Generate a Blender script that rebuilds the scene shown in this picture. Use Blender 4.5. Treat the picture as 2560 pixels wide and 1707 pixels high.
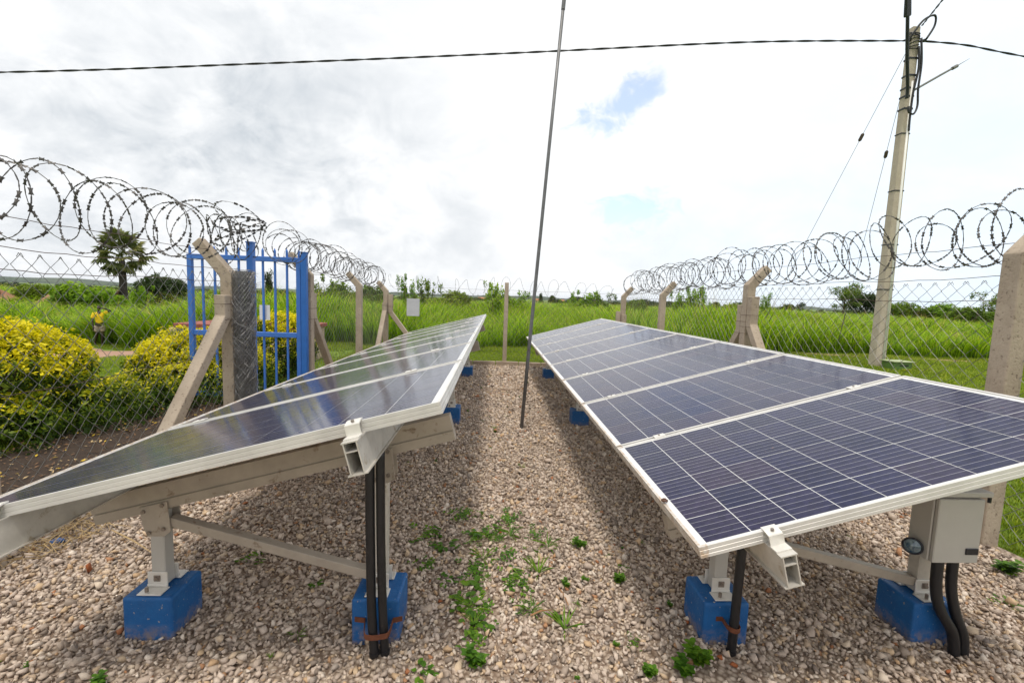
import bpy, math, random
import numpy as np
from mathutils import Vector, Matrix
random.seed(7)
RNG = np.random.default_rng(11)
scene = bpy.context.scene
for o in list(bpy.data.objects):
    bpy.data.objects.remove(o)
COL = scene.collection

# ------------------------------------------------------------------ camera
CAM_H = 1.477
PITCH, ROLL, YAW = 0.0952, 0.0348, 0.0425
fw = Vector((math.sin(YAW)*math.cos(PITCH), math.cos(YAW)*math.cos(PITCH), -math.sin(PITCH)))
rt = Vector((math.cos(YAW), -math.sin(YAW), 0)); up = rt.cross(fw)
r2 = rt*math.cos(ROLL)+up*math.sin(ROLL); u2 = -rt*math.sin(ROLL)+up*math.cos(ROLL)
cam = bpy.data.cameras.new('camera'); cam.sensor_width = 36; cam.lens = 1118.7/2560*36
cam.clip_start = .05; cam.clip_end = 20000
cam_o = bpy.data.objects.new('camera', cam); COL.objects.link(cam_o)
M = Matrix((r2, u2, -fw)).transposed().to_4x4(); M.translation = Vector((0, 0, CAM_H))
cam_o.matrix_world = M
scene.camera = cam_o

# ------------------------------------------------------------------ sky, sun, exposure
SUN_EL, SUN_AZ = math.radians(74), math.radians(195)      # azimuth clockwise from +Y (north)
w = bpy.data.worlds.new('World'); scene.world = w; w.use_nodes = True
nt = w.node_tree; N = nt.nodes; L = nt.links
bg = N['Background']; bg.inputs['Strength'].default_value = 0.1
sky = N.new('ShaderNodeTexSky'); sky.sky_type = 'NISHITA'; sky.sun_disc = False
sky.sun_elevation = SUN_EL; sky.sun_rotation = SUN_AZ; sky.air_density = 1.0; sky.dust_density = 1.5
tc = N.new('ShaderNodeTexCoord')
def wn(t, **k):
    n = N.new(t)
    for a, b in k.items(): setattr(n, a, b)
    return n
def wmath(op, a, b=None, c=None, clamp=False):
    n = wn('ShaderNodeMath', operation=op, use_clamp=clamp)
    for i, x in enumerate((a, b, c)):
        if x is None: continue
        if isinstance(x, (int, float)): n.inputs[i].default_value = x
        else: L.new(x, n.inputs[i])
    return n.outputs[0]
def wsmooth(v, lo, hi):
    n = wn('ShaderNodeMapRange', interpolation_type='SMOOTHSTEP')
    L.new(v, n.inputs[0]); n.inputs[1].default_value = lo; n.inputs[2].default_value = hi
    return n.outputs[0]
nrm = wn('ShaderNodeVectorMath', operation='NORMALIZE'); L.new(tc.outputs['Generated'], nrm.inputs[0])
DIR = nrm.outputs[0]
sep = wn('ShaderNodeSeparateXYZ'); L.new(DIR, sep.inputs[0])
den = wmath('ADD', wmath('MULTIPLY', wmath('MAXIMUM', sep.outputs[2], 0.0), .8), 0.42)
cmb = wn('ShaderNodeCombineXYZ')
L.new(wmath('DIVIDE', sep.outputs[0], den), cmb.inputs[0]); L.new(wmath('DIVIDE', sep.outputs[1], den), cmb.inputs[1])
def wnoise(scale, detail, rough, off, dist=0.0):
    mp = wn('ShaderNodeMapping'); mp.inputs['Location'].default_value = off
    L.new(cmb.outputs[0], mp.inputs[0])
    n = wn('ShaderNodeTexNoise'); n.inputs['Scale'].default_value = scale; n.inputs['Detail'].default_value = detail
    n.inputs['Roughness'].default_value = rough; n.inputs['Distortion'].default_value = dist
    L.new(mp.outputs[0], n.inputs['Vector']); return n.outputs[0]
def wspot(d, lo, hi):                         # 1 inside a patch of sky round direction d
    dv = wn('ShaderNodeVectorMath', operation='DISTANCE'); L.new(DIR, dv.inputs[0])
    dv.inputs[1].default_value = Vector(d).normalized()
    return wmath('SUBTRACT', 1.0, wsmooth(dv.outputs['Value'], lo, hi))
big = wnoise(1.9, 9, .58, (3.1, 1.7, 0), .3)
fine = wnoise(4.6, 9, .6, (9.3, 4.1, 0), .5)
dens = wmath('ADD', wmath('MULTIPLY', big, .65), wmath('MULTIPLY', fine, .35))
# heavier cloud low over the left of the field
lowbank = wmath('ADD', wspot((-.42, 1.0, .24), .05, .55), wmath('MULTIPLY', wspot((-.85, 1.0, .42), .05, .6), .7))
band = wsmooth(sep.outputs[2], .50, .02)
shade = wmath('ADD', wmath('MULTIPLY', wsmooth(dens, .40, .66), .72), wmath('MULTIPLY', wsmooth(wnoise(4.2, 10, .66, (2.2, 7.7, 0), .8), .36, .66), .34))
shade = wmath('MULTIPLY', shade, wmath('ADD', wmath('MULTIPLY', lowbank, .62), wmath('ADD', wmath('MULTIPLY', band, .22), .16)), clamp=True)
cloudc = wn('ShaderNodeMix', data_type='RGBA')
L.new(shade, cloudc.inputs[0])
cloudc.inputs[6].default_value = (7.0, 7.05, 7.1, 1); cloudc.inputs[7].default_value = (4.1, 4.42, 4.75, 1)
# pale blue veil towards the right horizon
veil = wmath('MULTIPLY', wspot((.95, .8, .08), .15, .75), wmath('ADD', wmath('MULTIPLY', fine, .9), .05))
veiled = wn('ShaderNodeMix', data_type='RGBA'); L.new(veil, veiled.inputs[0]); L.new(cloudc.outputs[2], veiled.inputs[6])
veiled.inputs[7].default_value = (5.6, 6.9, 8.2, 1)
# openings in the cloud deck: real blue shows
gapn = wmath('SUBTRACT', fine, .5)
ragged = wmath('SUBTRACT', wnoise(9.0, 8, .62, (5.5, 2.4, 0), .7), .5)
def gap(d, r, e1, squash):
    sc = wn('ShaderNodeVectorMath', operation='SUBTRACT'); L.new(DIR, sc.inputs[0]); sc.inputs[1].default_value = Vector(d).normalized()
    dt = wn('ShaderNodeVectorMath', operation='DOT_PRODUCT'); L.new(sc.outputs[0], dt.inputs[0]); dt.inputs[1].default_value = Vector(e1).normalized()
    ln = wn('ShaderNodeVectorMath', operation='LENGTH'); L.new(sc.outputs[0], ln.inputs[0])
    a2 = wmath('MULTIPLY', dt.outputs['Value'], dt.outputs['Value']); l2 = wmath('MULTIPLY', ln.outputs['Value'], ln.outputs['Value'])
    q = wmath('SQRT', wmath('MAXIMUM', wmath('ADD', wmath('SUBTRACT', l2, a2), wmath('MULTIPLY', a2, squash)), 0.0))
    return wmath('SUBTRACT', 1.0, wsmooth(wmath('ADD', q, wmath('MULTIPLY', ragged, .13)), r*.25, r))
GAPS = [((.258, .97, .412), .046, (.85, -.25, .42), .16), ((.292, 1.0, .207), .046, (1, -.3, .03), .25), ((.30, 1.0, .145), .022, (1, -.3, -.05), .3)]
g = None
for d, r, e1, sq in GAPS:
    q = gap(d, r, e1, sq); g = q if g is None else wmath('MAXIMUM', g, q)
blue = wn('ShaderNodeMix', data_type='RGBA', blend_type='MULTIPLY'); blue.inputs[0].default_value = 1
L.new(sky.outputs[0], blue.inputs[6]); blue.inputs[7].default_value = (1.95, 1.85, 1.85, 1)
fin = wn('ShaderNodeMix', data_type='RGBA'); L.new(wmath('MULTIPLY', g, .70), fin.inputs[0])
L.new(veiled.outputs[2], fin.inputs[6]); L.new(blue.outputs[2], fin.inputs[7])
L.new(fin.outputs[2], bg.inputs['Color'])

sun = bpy.data.lights.new('sun', 'SUN'); sun.energy = 1.5; sun.angle = math.radians(11); sun.color = (1, .93, .82)
sun_o = bpy.data.objects.new('sun', sun); COL.objects.link(sun_o)
sd = Vector((math.sin(SUN_AZ)*math.cos(SUN_EL), math.cos(SUN_AZ)*math.cos(SUN_EL), math.sin(SUN_EL)))
sun_o.rotation_euler = sd.to_track_quat('Z', 'Y').to_euler(); sun_o.location = sd*40

vs = scene.view_settings; vs.view_transform = 'Standard'; vs.look = 'None'; vs.exposure = 0.66; vs.gamma = 1
vs.use_curve_mapping = False
scene.render.engine = 'CYCLES'
try:
    scene.cycles.max_bounces = 8; scene.cycles.transparent_max_bounces = 12
except Exception: pass

# ------------------------------------------------------------------ materials
MATS = {}
def newmat(name):
    m = bpy.data.materials.new(name); m.use_nodes = True; MATS[name] = m
    return m, m.node_tree, m.node_tree.nodes['Principled BSDF']
def nd(t, ty, **k):
    n = t.nodes.new(ty)
    for a, b in k.items():
        if a in ('Scale', 'Detail', 'Roughness', 'Distortion'): n.inputs[a].default_value = b
        else: setattr(n, a, b)
    return n
def ramp(t, fac, stops, interp='LINEAR'):
    r = t.nodes.new('ShaderNodeValToRGB'); r.color_ramp.interpolation = interp
    els = r.color_ramp.elements
    while len(els) < len(stops): els.new(.5)
    for e, (p, c) in zip(els, stops): e.position = p; e.color = (*c, 1)
    if fac is not None: t.links.new(fac, r.inputs[0])
    return r.outputs[0]
def mixc(t, fac, a, b, blend='MIX'):
    n = t.nodes.new('ShaderNodeMix'); n.data_type = 'RGBA'; n.blend_type = blend
    for i, x in ((0, fac), (6, a), (7, b)):
        if hasattr(x, 'is_linked'): t.links.new(x, n.inputs[i])
        elif i == 0: n.inputs[0].default_value = x
        else: n.inputs[i].default_value = (*x, 1)
    return n.outputs[2]
def mth(t, op, a, b=None, clamp=False):
    n = t.nodes.new('ShaderNodeMath'); n.operation = op; n.use_clamp = clamp
    for i, x in enumerate((a, b)):
        if x is None: continue
        if hasattr(x, 'is_linked'): t.links.new(x, n.inputs[i])
        else: n.inputs[i].default_value = x
    return n.outputs[0]
def coord(t, kind='Object'):
    return t.nodes.new('ShaderNodeTexCoord').outputs[kind]
def worldpos(t):
    return t.nodes.new('ShaderNodeNewGeometry').outputs['Position']
def noise(t, vec, scale, detail=5, rough=.6, dist=0):
    n = nd(t, 'ShaderNodeTexNoise', Scale=scale, Detail=detail, Roughness=rough, Distortion=dist)
    t.links.new(vec, n.inputs['Vector']); return n.outputs[0]
def bump(t, p, h, strength, dist=.01):
    b = t.nodes.new('ShaderNodeBump'); b.inputs['Strength'].default_value = strength; b.inputs['Distance'].default_value = dist
    t.links.new(h, b.inputs['Height']); t.links.new(b.outputs[0], p.inputs['Normal'])
def simple(name, col, rough=.6, metal=0, var=.15, scale=8, bumpy=0, dirt=None, dirt_amt=0.0, dscale=5, bdist=.004):
    m, t, p = newmat(name)
    pos = worldpos(t)
    n = noise(t, pos, scale, 6, .65)
    lo = tuple(c*(1-var) for c in col); hi = tuple(min(1, c*(1+var)) for c in col)
    c = ramp(t, n, [(.3, lo), (.7, hi)])
    if dirt:
        d = noise(t, pos, dscale, 8, .7, .4)
        f = ramp(t, d, [(.62-dirt_amt*.25, (0, 0, 0)), (.72-dirt_amt*.2, (1, 1, 1))])
        c = mixc(t, f, c, dirt)
    t.links.new(c, p.inputs['Base Color'])
    p.inputs['Roughness'].default_value = rough; p.inputs['Metallic'].default_value = metal
    if bumpy: bump(t, p, noise(t, pos, scale*6, 6, .7), bumpy, bdist)
    return m
simple('alu', (.72, .695, .65), .42, .35, .06, 30, 0)
simple('alu_raw', (.60, .57, .52), .45, .35, .14, 12, .1, (.38, .31, .22), .18, 11)
simple('steel_beige', (.40, .345, .285), .55, .2, .12, 9, .1, (.16, .10, .06), .15, 14)
simple('bolt', (.30, .26, .23), .45, .8, .2, 60)
def m_block():
    m, t, p = newmat('blue_block'); pos = worldpos(t); s = t.nodes.new('ShaderNodeSeparateXYZ'); t.links.new(pos, s.inputs[0])
    c = ramp(t, noise(t, pos, 9, 7, .7), [(.3, (.0025, .075, .25)), (.7, (.006, .115, .345))])
    fade = ramp(t, noise(t, pos, 22, 6, .75, .5), [(.52, (0, 0, 0)), (.75, (.45, .45, .45))]); c = mixc(t, fade, c, (.04, .15, .34))
    chips = ramp(t, noise(t, pos, 70, 3, .6), [(.66, (0, 0, 0)), (.70, (1, 1, 1))]); c = mixc(t, chips, c, (.36, .33, .30))
    mud = mth(t, 'MULTIPLY', ramp(t, s.outputs[2], [(.015, (1, 1, 1)), (.085, (0, 0, 0))]), ramp(t, noise(t, pos, 28, 6, .75), [(.42, (0, 0, 0)), (.62, (.9, .9, .9))]))
    c = mixc(t, mud, c, (.30, .21, .14))
    t.links.new(c, p.inputs['Base Color']); p.inputs['Roughness'].default_value = .55
    bump(t, p, mth(t, 'ADD', noise(t, pos, 40, 6, .7), mth(t, 'MULTIPLY', chips, -.5)), .6, .006)
m_block()
simple('blue_gate', (.045, .16, .52), .45, 0, .12, 6, .15, (.12, .13, .22), -.05, 30)
simple('blue_post', (.02, .13, .45), .45, 0, .12, 6, .15, (.2, .12, .1), -.12, 30)
simple('black_pipe', (.012, .012, .014), .42, 0, .2, 20, 0, (.06, .05, .045), -.05, 12)
simple('rust', (.14, .045, .02), .75, .1, .3, 40, .2)
simple('galv', (.20, .195, .185), .55, .4, .2, 20)
simple('galv_light', (.24, .235, .23), .5, .4, .35, 30)
simple('razor', (.10, .093, .088), .5, .5, .3, 15, 0, (.13, .07, .045), -.02, 10)
simple('strand', (.10, .065, .05), .7, .3, .3, 15)
simple('mast', (.16, .16, .165), .5, .5, .2, 10, 0, (.10, .07, .06), .0, 9)
simple('cable', (.02, .02, .022), .55, 0, .2, 9)
simple('darksteel', (.03, .033, .036), .45, .4, .2, 9)
simple('pvc', (.80, .79, .75), .45, 0, .06, 6, 0, (.5, .42, .33), -.05, 7)
simple('sheet', (.52, .53, .55), .5, .15, .1, 6)
simple('white_sheet', (.78, .78, .78), .6, 0, .05, 6)
simple('boxgrey', (.47, .45, .415), .5, .1, .05, 5, 0, (.35, .3, .26), -.18, 40)
simple('blackplastic', (.012, .012, .02), .35)
simple('redslab', (.27, .075, .05), .75, 0, .2, 6, .3)
simple('cream', (.52, .40, .28), .85, 0, .15, 6, .3)
simple('brickroof', (.42, .16, .08), .8, 0, .2, 2)
simple('kerbstone', (.38, .30, .225), .9, 0, .25, 9, .6, (.09, .08, .05), .05, 5)
simple('greenbox', (.10, .19, .035), .5, 0, .2, 9, .1)
simple('greenlid', (.33, .38, .20), .6, 0, .2, 9, .1)
simple('yellowedge', (.45, .40, .03), .6)
simple('trunk', (.09, .065, .048), .9, 0, .3, 9, .6)
simple('stem', (.10, .075, .035), .85, 0, .3, 20)
simple('palmtrunk', (.05, .04, .034), .95, 0, .3, 4, .8)
simple('deadleaf', (.16, .085, .04), .85, 0, .3, 5)
simple('dirt', (.28, .15, .09), .95, 0, .2, 1.5, .5, (.36, .22, .15), .05, 3)
simple('soil', (.055, .034, .022), .95, 0, .4, 14, 1.0, (.12, .085, .05), .0, 26, .02)
simple('path', (.36, .215, .15), .95, 0, .15, .9, .4, (.26, .18, .11), .0, 2)
simple('skin', (.028, .014, .009), .5)
simple('hair', (.006, .005, .005), .9)
simple('yellowshirt', (.88, .60, .012), .8, 0, .06, 8)
simple('shorts', (.40, .34, .27), .85, 0, .1, 8)
simple('straw', (.42, .30, .15), .9, 0, .25, 30)
simple('bluecap', (.01, .16, .55), .35)
simple('snail', (.10, .045, .025), .5, 0, .3, 60)
simple('redstone', (.34, .105, .035), .9, 0, .3, 30, .6)
simple('stickmat', (.33, .17, .08), .85, 0, .25, 30)
simple('yellowleaf', (.5, .33, .02), .7)

def concrete(name, a, b, fl=(0, 0, 0)):
    m, t, p = newmat(name); pos = worldpos(t)
    n1 = noise(t, pos, 3.5, 6, .7); n2 = noise(t, pos, 45, 4, .6); n3 = noise(t, pos, 14, 5, .7)
    c = ramp(t, n1, [(.3, a), (.68, b)])
    sp = ramp(t, n2, [(.30, (.35, .32, .3)), (.42, (1, 1, 1))])
    c = mixc(t, .8, c, sp, 'MULTIPLY')
    st = ramp(t, n3, [(.62, (0, 0, 0)), (.78, (.5, .5, .5))])
    c = mixc(t, st, c, (.17, .13, .10))
    t.links.new(c, p.inputs['Base Color']); p.inputs['Roughness'].default_value = .92
    h = mth(t, 'ADD', n2, mth(t, 'MULTIPLY', n3, .6)); bump(t, p, h, .75, .006)
concrete('concrete', (.33, .265, .20), (.47, .39, .305))
concrete('concrete_pole', (.42, .355, .28), (.53, .46, .375))

def m_gravelbed():
    m, t, p = newmat('gravelbed'); pos = worldpos(t)
    v = nd(t, 'ShaderNodeTexVoronoi', Scale=46); t.links.new(pos, v.inputs['Vector'])
    c = ramp(t, v.outputs['Color'], [(.0, (.24, .185, .14)), (.35, (.42, .335, .26)), (.7, (.52, .43, .35)), (1, (.60, .52, .44))])
    e = ramp(t, v.outputs['Distance'], [(.25, (1, 1, 1)), (.7, (.35, .3, .27))])
    c = mixc(t, 1, c, e, 'MULTIPLY')
    c = mixc(t, ramp(t, noise(t, pos, .9, 5, .6), [(.45, (0, 0, 0)), (.7, (.6, .6, .6))]), c, (.26, .17, .11))
    t.links.new(c, p.inputs['Base Color']); p.inputs['Roughness'].default_value = .95
    bump(t, p, v.outputs['Distance'], -.8, .012)
m_gravelbed()
def m_stone():
    m, t, p = newmat('stone')
    oi = t.nodes.new('ShaderNodeObjectInfo')
    c = ramp(t, oi.outputs['Random'], [(0, (.21, .17, .145)), (.13, (.40, .33, .275)), (.32, (.60, .50, .425)), (.5, (.70, .60, .52)),
             (.62, (.50, .405, .325)), (.74, (.80, .72, .635)), (.84, (.65, .49, .32)), (.90, (.40, .36, .33)), (.975, (.62, .44, .27)), (1, (.40, .16, .07))])
    n = noise(t, coord(t, 'Object'), 90, 4, .7)
    c = mixc(t, 1, c, ramp(t, n, [(.3, (.62, .59, .56)), (.7, (1.18, 1.14, 1.1))]), 'MULTIPLY')
    d = noise(t, worldpos(t), 1.1, 5, .65)
    c = mixc(t, ramp(t, d, [(.54, (0, 0, 0)), (.72, (.5, .5, .5))]), c, (.40, .275, .18))
    t.links.new(c, p.inputs['Base Color']); p.inputs['Roughness'].default_value = .85
    bump(t, p, n, .4, .003)
m_stone()
def m_ground():
    m, t, p = newmat('ground'); pos = worldpos(t)
    n1 = noise(t, pos, .035, 8, .6); n2 = noise(t, pos, 2.2, 6, .7); n3 = noise(t, pos, .0035, 7, .6)
    near = ramp(t, n2, [(.28, (.07, .10, .014)), (.5, (.13, .205, .018)), (.75, (.20, .27, .035))])
    c = mixc(t, ramp(t, n1, [(.40, (0, 0, 0)), (.56, (.8, .8, .8))]), near, (.13, .21, .02))
    c = mixc(t, ramp(t, n3, [(.52, (0, 0, 0)), (.62, (.75, .75, .75))]), c, (.045, .085, .025))
    br = noise(t, pos, .018, 6, .6)
    c = mixc(t, ramp(t, br, [(.60, (0, 0, 0)), (.68, (.7, .7, .7))]), c, (.24, .16, .09))
    t.links.new(c, p.inputs['Base Color']); p.inputs['Roughness'].default_value = 1
    bump(t, p, n2, .6, .08)
m_ground()
def m_hills():
    m, t, p = newmat('hillside'); pos = worldpos(t)
    n = noise(t, pos, .012, 9, .65); n2 = noise(t, pos, .0035, 6, .6)
    c = ramp(t, n, [(.36, (.012, .024, .014)), (.52, (.030, .055, .022)), (.66, (.065, .10, .035))])
    c = mixc(t, ramp(t, n2, [(.5, (0, 0, 0)), (.65, (.6, .6, .6))]), c, (.10, .12, .05))
    t.links.new(c, p.inputs['Base Color']); p.inputs['Roughness'].default_value = 1
m_hills()
def m_leaf(name, stops, attr='tint', rough=.5, trans=.35, objvar=True):
    m, t, p = newmat(name)
    a = t.nodes.new('ShaderNodeAttribute'); a.attribute_name = attr
    f = a.outputs['Fac']
    c = ramp(t, f, stops)
    if objvar:
        oi = t.nodes.new('ShaderNodeObjectInfo')
        c = mixc(t, 1, c, ramp(t, oi.outputs['Random'], [(0, (.78, .84, .8)), (.5, (1, 1, 1)), (1, (1.22, 1.1, .9))]), 'MULTIPLY')
    t.links.new(c, p.inputs['Base Color']); p.inputs['Roughness'].default_value = rough; p.inputs['Specular IOR Level'].default_value = .22
    tr = t.nodes.new('ShaderNodeBsdfTranslucent'); t.links.new(mixc(t, 1, c, (1.25, 1.35, .7), 'MULTIPLY'), tr.inputs[0])
    ms = t.nodes.new('ShaderNodeMixShader'); ms.inputs[0].default_value = trans
    out = t.nodes['Material Output']
    t.links.new(p.outputs[0], ms.inputs[1]); t.links.new(tr.outputs[0], ms.inputs[2]); t.links.new(ms.outputs[0], out.inputs['Surface'])
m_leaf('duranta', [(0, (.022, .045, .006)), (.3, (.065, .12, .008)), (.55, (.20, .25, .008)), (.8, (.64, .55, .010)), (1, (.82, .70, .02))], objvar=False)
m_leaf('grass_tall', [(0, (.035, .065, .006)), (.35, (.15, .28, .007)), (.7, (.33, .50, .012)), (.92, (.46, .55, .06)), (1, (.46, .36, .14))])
m_leaf('grass_short', [(0, (.08, .12, .012)), (.5, (.205, .29, .012)), (.85, (.31, .38, .025)), (1, (.38, .33, .10))])
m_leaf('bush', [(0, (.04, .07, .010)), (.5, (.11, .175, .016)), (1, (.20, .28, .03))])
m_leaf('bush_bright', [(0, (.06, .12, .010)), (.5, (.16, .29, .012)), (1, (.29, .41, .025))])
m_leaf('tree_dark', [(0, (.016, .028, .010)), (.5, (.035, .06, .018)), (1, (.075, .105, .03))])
m_leaf('palmleaf', [(0, (.03, .05, .014)), (.5, (.10, .12, .03)), (.85, (.20, .20, .07)), (1, (.28, .20, .08))], trans=.2)
m_leaf('weed', [(0, (.04, .10, .012)), (.5, (.095, .215, .020)), (1, (.20, .34, .03))])

def m_cell():
    m, t, p = newmat('cell')
    oc = coord(t, 'Object'); s = t.nodes.new('ShaderNodeSeparateXYZ'); t.links.new(oc, s.inputs[0])
    oi = t.nodes.new('ShaderNodeObjectInfo')
    base = ramp(t, oi.outputs['Random'], [(0, (.009, .012, .044)), (.35, (.012, .0145, .054)), (.7, (.017, .0165, .049)), (1, (.025, .0195, .052))])
    v = nd(t, 'ShaderNodeTexVoronoi', Scale=60); t.links.new(worldpos(t), v.inputs['Vector'])
    base = mixc(t, 1, base, ramp(t, v.outputs['Color'], [(.2, (.8, .82, .85)), (.8, (1.25, 1.2, 1.2))]), 'MULTIPLY')
    # five busbars along the panel's long side
    q = mth(t, 'FRACT', mth(t, 'ADD', mth(t, 'MULTIPLY', s.outputs[1], 5/.156), 50.0))
    dd = mth(t, 'ABSOLUTE', mth(t, 'SUBTRACT', q, .5))
    bb = mth(t, 'LESS_THAN', dd, .027)
    c = mixc(t, mth(t, 'MULTIPLY', bb, .55), base, (.50, .50, .54))
    dn = noise(t, worldpos(t), 7, 7, .7, .3)
    c = mixc(t, ramp(t, dn, [(.45, (.0, .0, .0)), (.85, (.06, .06, .06))]), c, (.30, .25, .21))
    sp = noise(t, worldpos(t), 21, 3, .5)
    c = mixc(t, ramp(t, sp, [(.755, (0, 0, 0)), (.79, (.7, .7, .7))]), c, (.28, .17, .11))
    t.links.new(c, p.inputs['Base Color'])
    p.inputs['Roughness'].default_value = .4; p.inputs['Specular IOR Level'].default_value = .05
    p.inputs['Coat Weight'].default_value = 1; p.inputs['Coat IOR'].default_value = 1.21
    t.links.new(ramp(t, dn, [(.4, (.10, .10, .10)), (.8, (.17, .17, .17))]), p.inputs['Coat Roughness'])
m_cell()
def m_backsheet():
    m, t, p = newmat('backsheet')
    n = noise(t, worldpos(t), 25, 5, .6)
    t.links.new(ramp(t, n, [(.4, (.66, .66, .66)), (.7, (.76, .76, .75))]), p.inputs['Base Color'])
    p.inputs['Roughness'].default_value = .5; p.inputs['Coat Weight'].default_value = 1; p.inputs['Coat Roughness'].default_value = .05
m_backsheet()
def m_frame():
    m, t, p = newmat('panel_frame'); oc = coord(t, 'Object'); s = t.nodes.new('ShaderNodeSeparateXYZ'); t.links.new(oc, s.inputs[0])
    n = noise(t, worldpos(t), 28, 7, .7, .4)
    lowedge = mth(t, 'LESS_THAN', s.outputs[0], .03)
    st = mth(t, 'MULTIPLY', ramp(t, n, [(.38, (0, 0, 0)), (.62, (1, 1, 1))]), lowedge)
    n2 = noise(t, worldpos(t), 5, 5, .6)
    c = mixc(t, mth(t, 'MULTIPLY', st, .75), ramp(t, n2, [(.3, (.60, .58, .55)), (.7, (.78, .76, .725))]), (.46, .31, .18))
    t.links.new(c, p.inputs['Base Color']); p.inputs['Metallic'].default_value = .3; p.inputs['Roughness'].default_value = .42
m_frame()
def m_lens():
    m, t, p = newmat('lens'); n = noise(t, worldpos(t), 60, 3, .6)
    t.links.new(ramp(t, n, [(.4, (.02, .06, .10)), (.65, (.20, .26, .28))]), p.inputs['Base Color'])
    p.inputs['Roughness'].default_value = .08; p.inputs['Coat Weight'].default_value = 1
m_lens()

# ------------------------------------------------------------------ mesh helpers
class MB:
    def __init__(s): s.v = []; s.f = []; s.t = None
    def add(s, vs, fs):
        b = len(s.v); s.v.extend([tuple(x) for x in vs]); s.f.extend([tuple(i+b for i in f) for f in fs]); return s
    def hexa(s, p):      # 8 points, bottom 4 then top 4
        return s.add(p, [(3, 2, 1, 0), (4, 5, 6, 7), (0, 1, 5, 4), (1, 2, 6, 5), (2, 3, 7, 6), (3, 0, 4, 7)])
    def box(s, c, d, R=None):
        p = []
        for z in (-.5, .5):
            for x, y in ((-.5, -.5), (.5, -.5), (.5, .5), (-.5, .5)):
                q = Vector((x*d[0], y*d[1], z*d[2]))
                if R: q = R @ q
                p.append(q+Vector(c))
        return s.hexa(p)
    def bar(s, p0, p1, wd, h, upv=(0, 0, 1), w1=None, h1=None):
        p0 = Vector(p0); p1 = Vector(p1); d = (p1-p0).normalized(); u = Vector(upv)
        sd_ = d.cross(u).normalized(); u = sd_.cross(d).normalized(); w1 = w1 or wd; h1 = h1 or h
        p = []
        for q, ww, hh in ((p0, wd, h), (p1, w1, h1)):
            for a, b in ((-1, -1), (1, -1), (1, 1), (-1, 1)): p.append(q+sd_*a*ww/2+u*b*hh/2)
        return s.hexa(p)
    def tube(s, pts, r, n=8, caps=True):
        pts = [Vector(p) for p in pts]; k = len(pts)
        rr = r if hasattr(r, '__len__') else [r]*k
        ref = Vector((0, 0, 1)); vs = []; prev = None
        for i, p in enumerate(pts):
            d = (pts[min(i+1, k-1)]-pts[max(i-1, 0)]).normalized()
            if prev is None:
                a = d.cross(ref)
                if a.length < .05: a = d.cross(Vector((1, 0, 0)))
            else:
                a = prev-d*prev.dot(d)
                if a.length < 1e-5: a = d.cross(ref)
            a.normalize(); prev = a; b = d.cross(a)
            for j in range(n):
                t = 2*math.pi*j/n; vs.append(p+(a*math.cos(t)+b*math.sin(t))*rr[i])
        fs = []
        for i in range(k-1):
            for j in range(n):
                fs.append((i*n+j, i*n+(j+1) % n, (i+1)*n+(j+1) % n, (i+1)*n+j))
        if caps: fs.append(tuple(range(n-1, -1, -1))); fs.append(tuple((k-1)*n+j for j in range(n)))
        return s.add(vs, fs)
    def prism(s, poly, axis0, axis1, ext0, ext1, axis_e):   # polygon in plane (axis0,axis1) extruded along axis_e
        a, b, e = Vector(axis0), Vector(axis1), Vector(axis_e); n = len(poly)
        vs = [a*x+b*y+e*ext0 for x, y in poly]+[a*x+b*y+e*ext1 for x, y in poly]
        fs = [tuple(range(n-1, -1, -1)), tuple(range(n, 2*n))]+[(i, (i+1) % n, n+(i+1) % n, n+i) for i in range(n)]
        return s.add(vs, fs)
    def build(s, name, mat, parent=None, off=(0, 0, 0), bevel=0, smooth=False, segs=1):
        me = bpy.data.meshes.new(name); ox, oy, oz = off
        me.from_pydata([(x-ox, y-oy, z-oz) for x, y, z in s.v], [], s.f); me.update()
        me.materials.append(MATS[mat])
        if smooth: me.polygons.foreach_set('use_smooth', [True]*len(me.polygons))
        o = bpy.data.objects.new(name, me); COL.objects.link(o)
        if parent: o.parent = parent
        if bevel:
            b = o.modifiers.new('bevel', 'BEVEL'); b.width = bevel; b.segments = segs; b.limit_method = 'ANGLE'
        return o
def tag(o, label=None, cat=None, group=None, kind=None):
    if label: o['label'] = label
    if cat: o['category'] = cat
    if group: o['group'] = group
    if kind: o['kind'] = kind
    return o
def empty(name, loc=(0, 0, 0), rz=0):
    o = bpy.data.objects.new(name, None); COL.objects.link(o); o.location = loc; o.rotation_euler = (0, 0, rz); o.empty_display_size = .1
    return o
KIDS = {}
def copy_tree(o, parent=None):
    c = o.copy(); COL.objects.link(c); c.parent = parent
    for ch in o.children: copy_tree(ch, c)
    return c
def mesh_np(name, V, F, mat, tint=None, smooth=False):   # V (n,3), F (m,k) numpy
    me = bpy.data.meshes.new(name); m, k = F.shape
    me.vertices.add(len(V)); me.vertices.foreach_set('co', np.ascontiguousarray(V, dtype=np.float32).ravel())
    me.loops.add(m*k); me.loops.foreach_set('vertex_index', np.ascontiguousarray(F, dtype=np.int32).ravel())
    me.polygons.add(m); me.polygons.foreach_set('loop_start', np.arange(m, dtype=np.int32)*k)
    try: me.polygons.foreach_set('loop_total', np.full(m, k, dtype=np.int32))
    except Exception: pass
    if tint is not None:
        a = me.attributes.new('tint', 'FLOAT', 'POINT'); a.data.foreach_set('value', np.ascontiguousarray(tint, dtype=np.float32))
    me.update(calc_edges=True); me.validate()
    if mat: me.materials.append(MATS[mat])
    if smooth: me.polygons.foreach_set('use_smooth', np.ones(m, dtype=bool))
    return me
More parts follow.
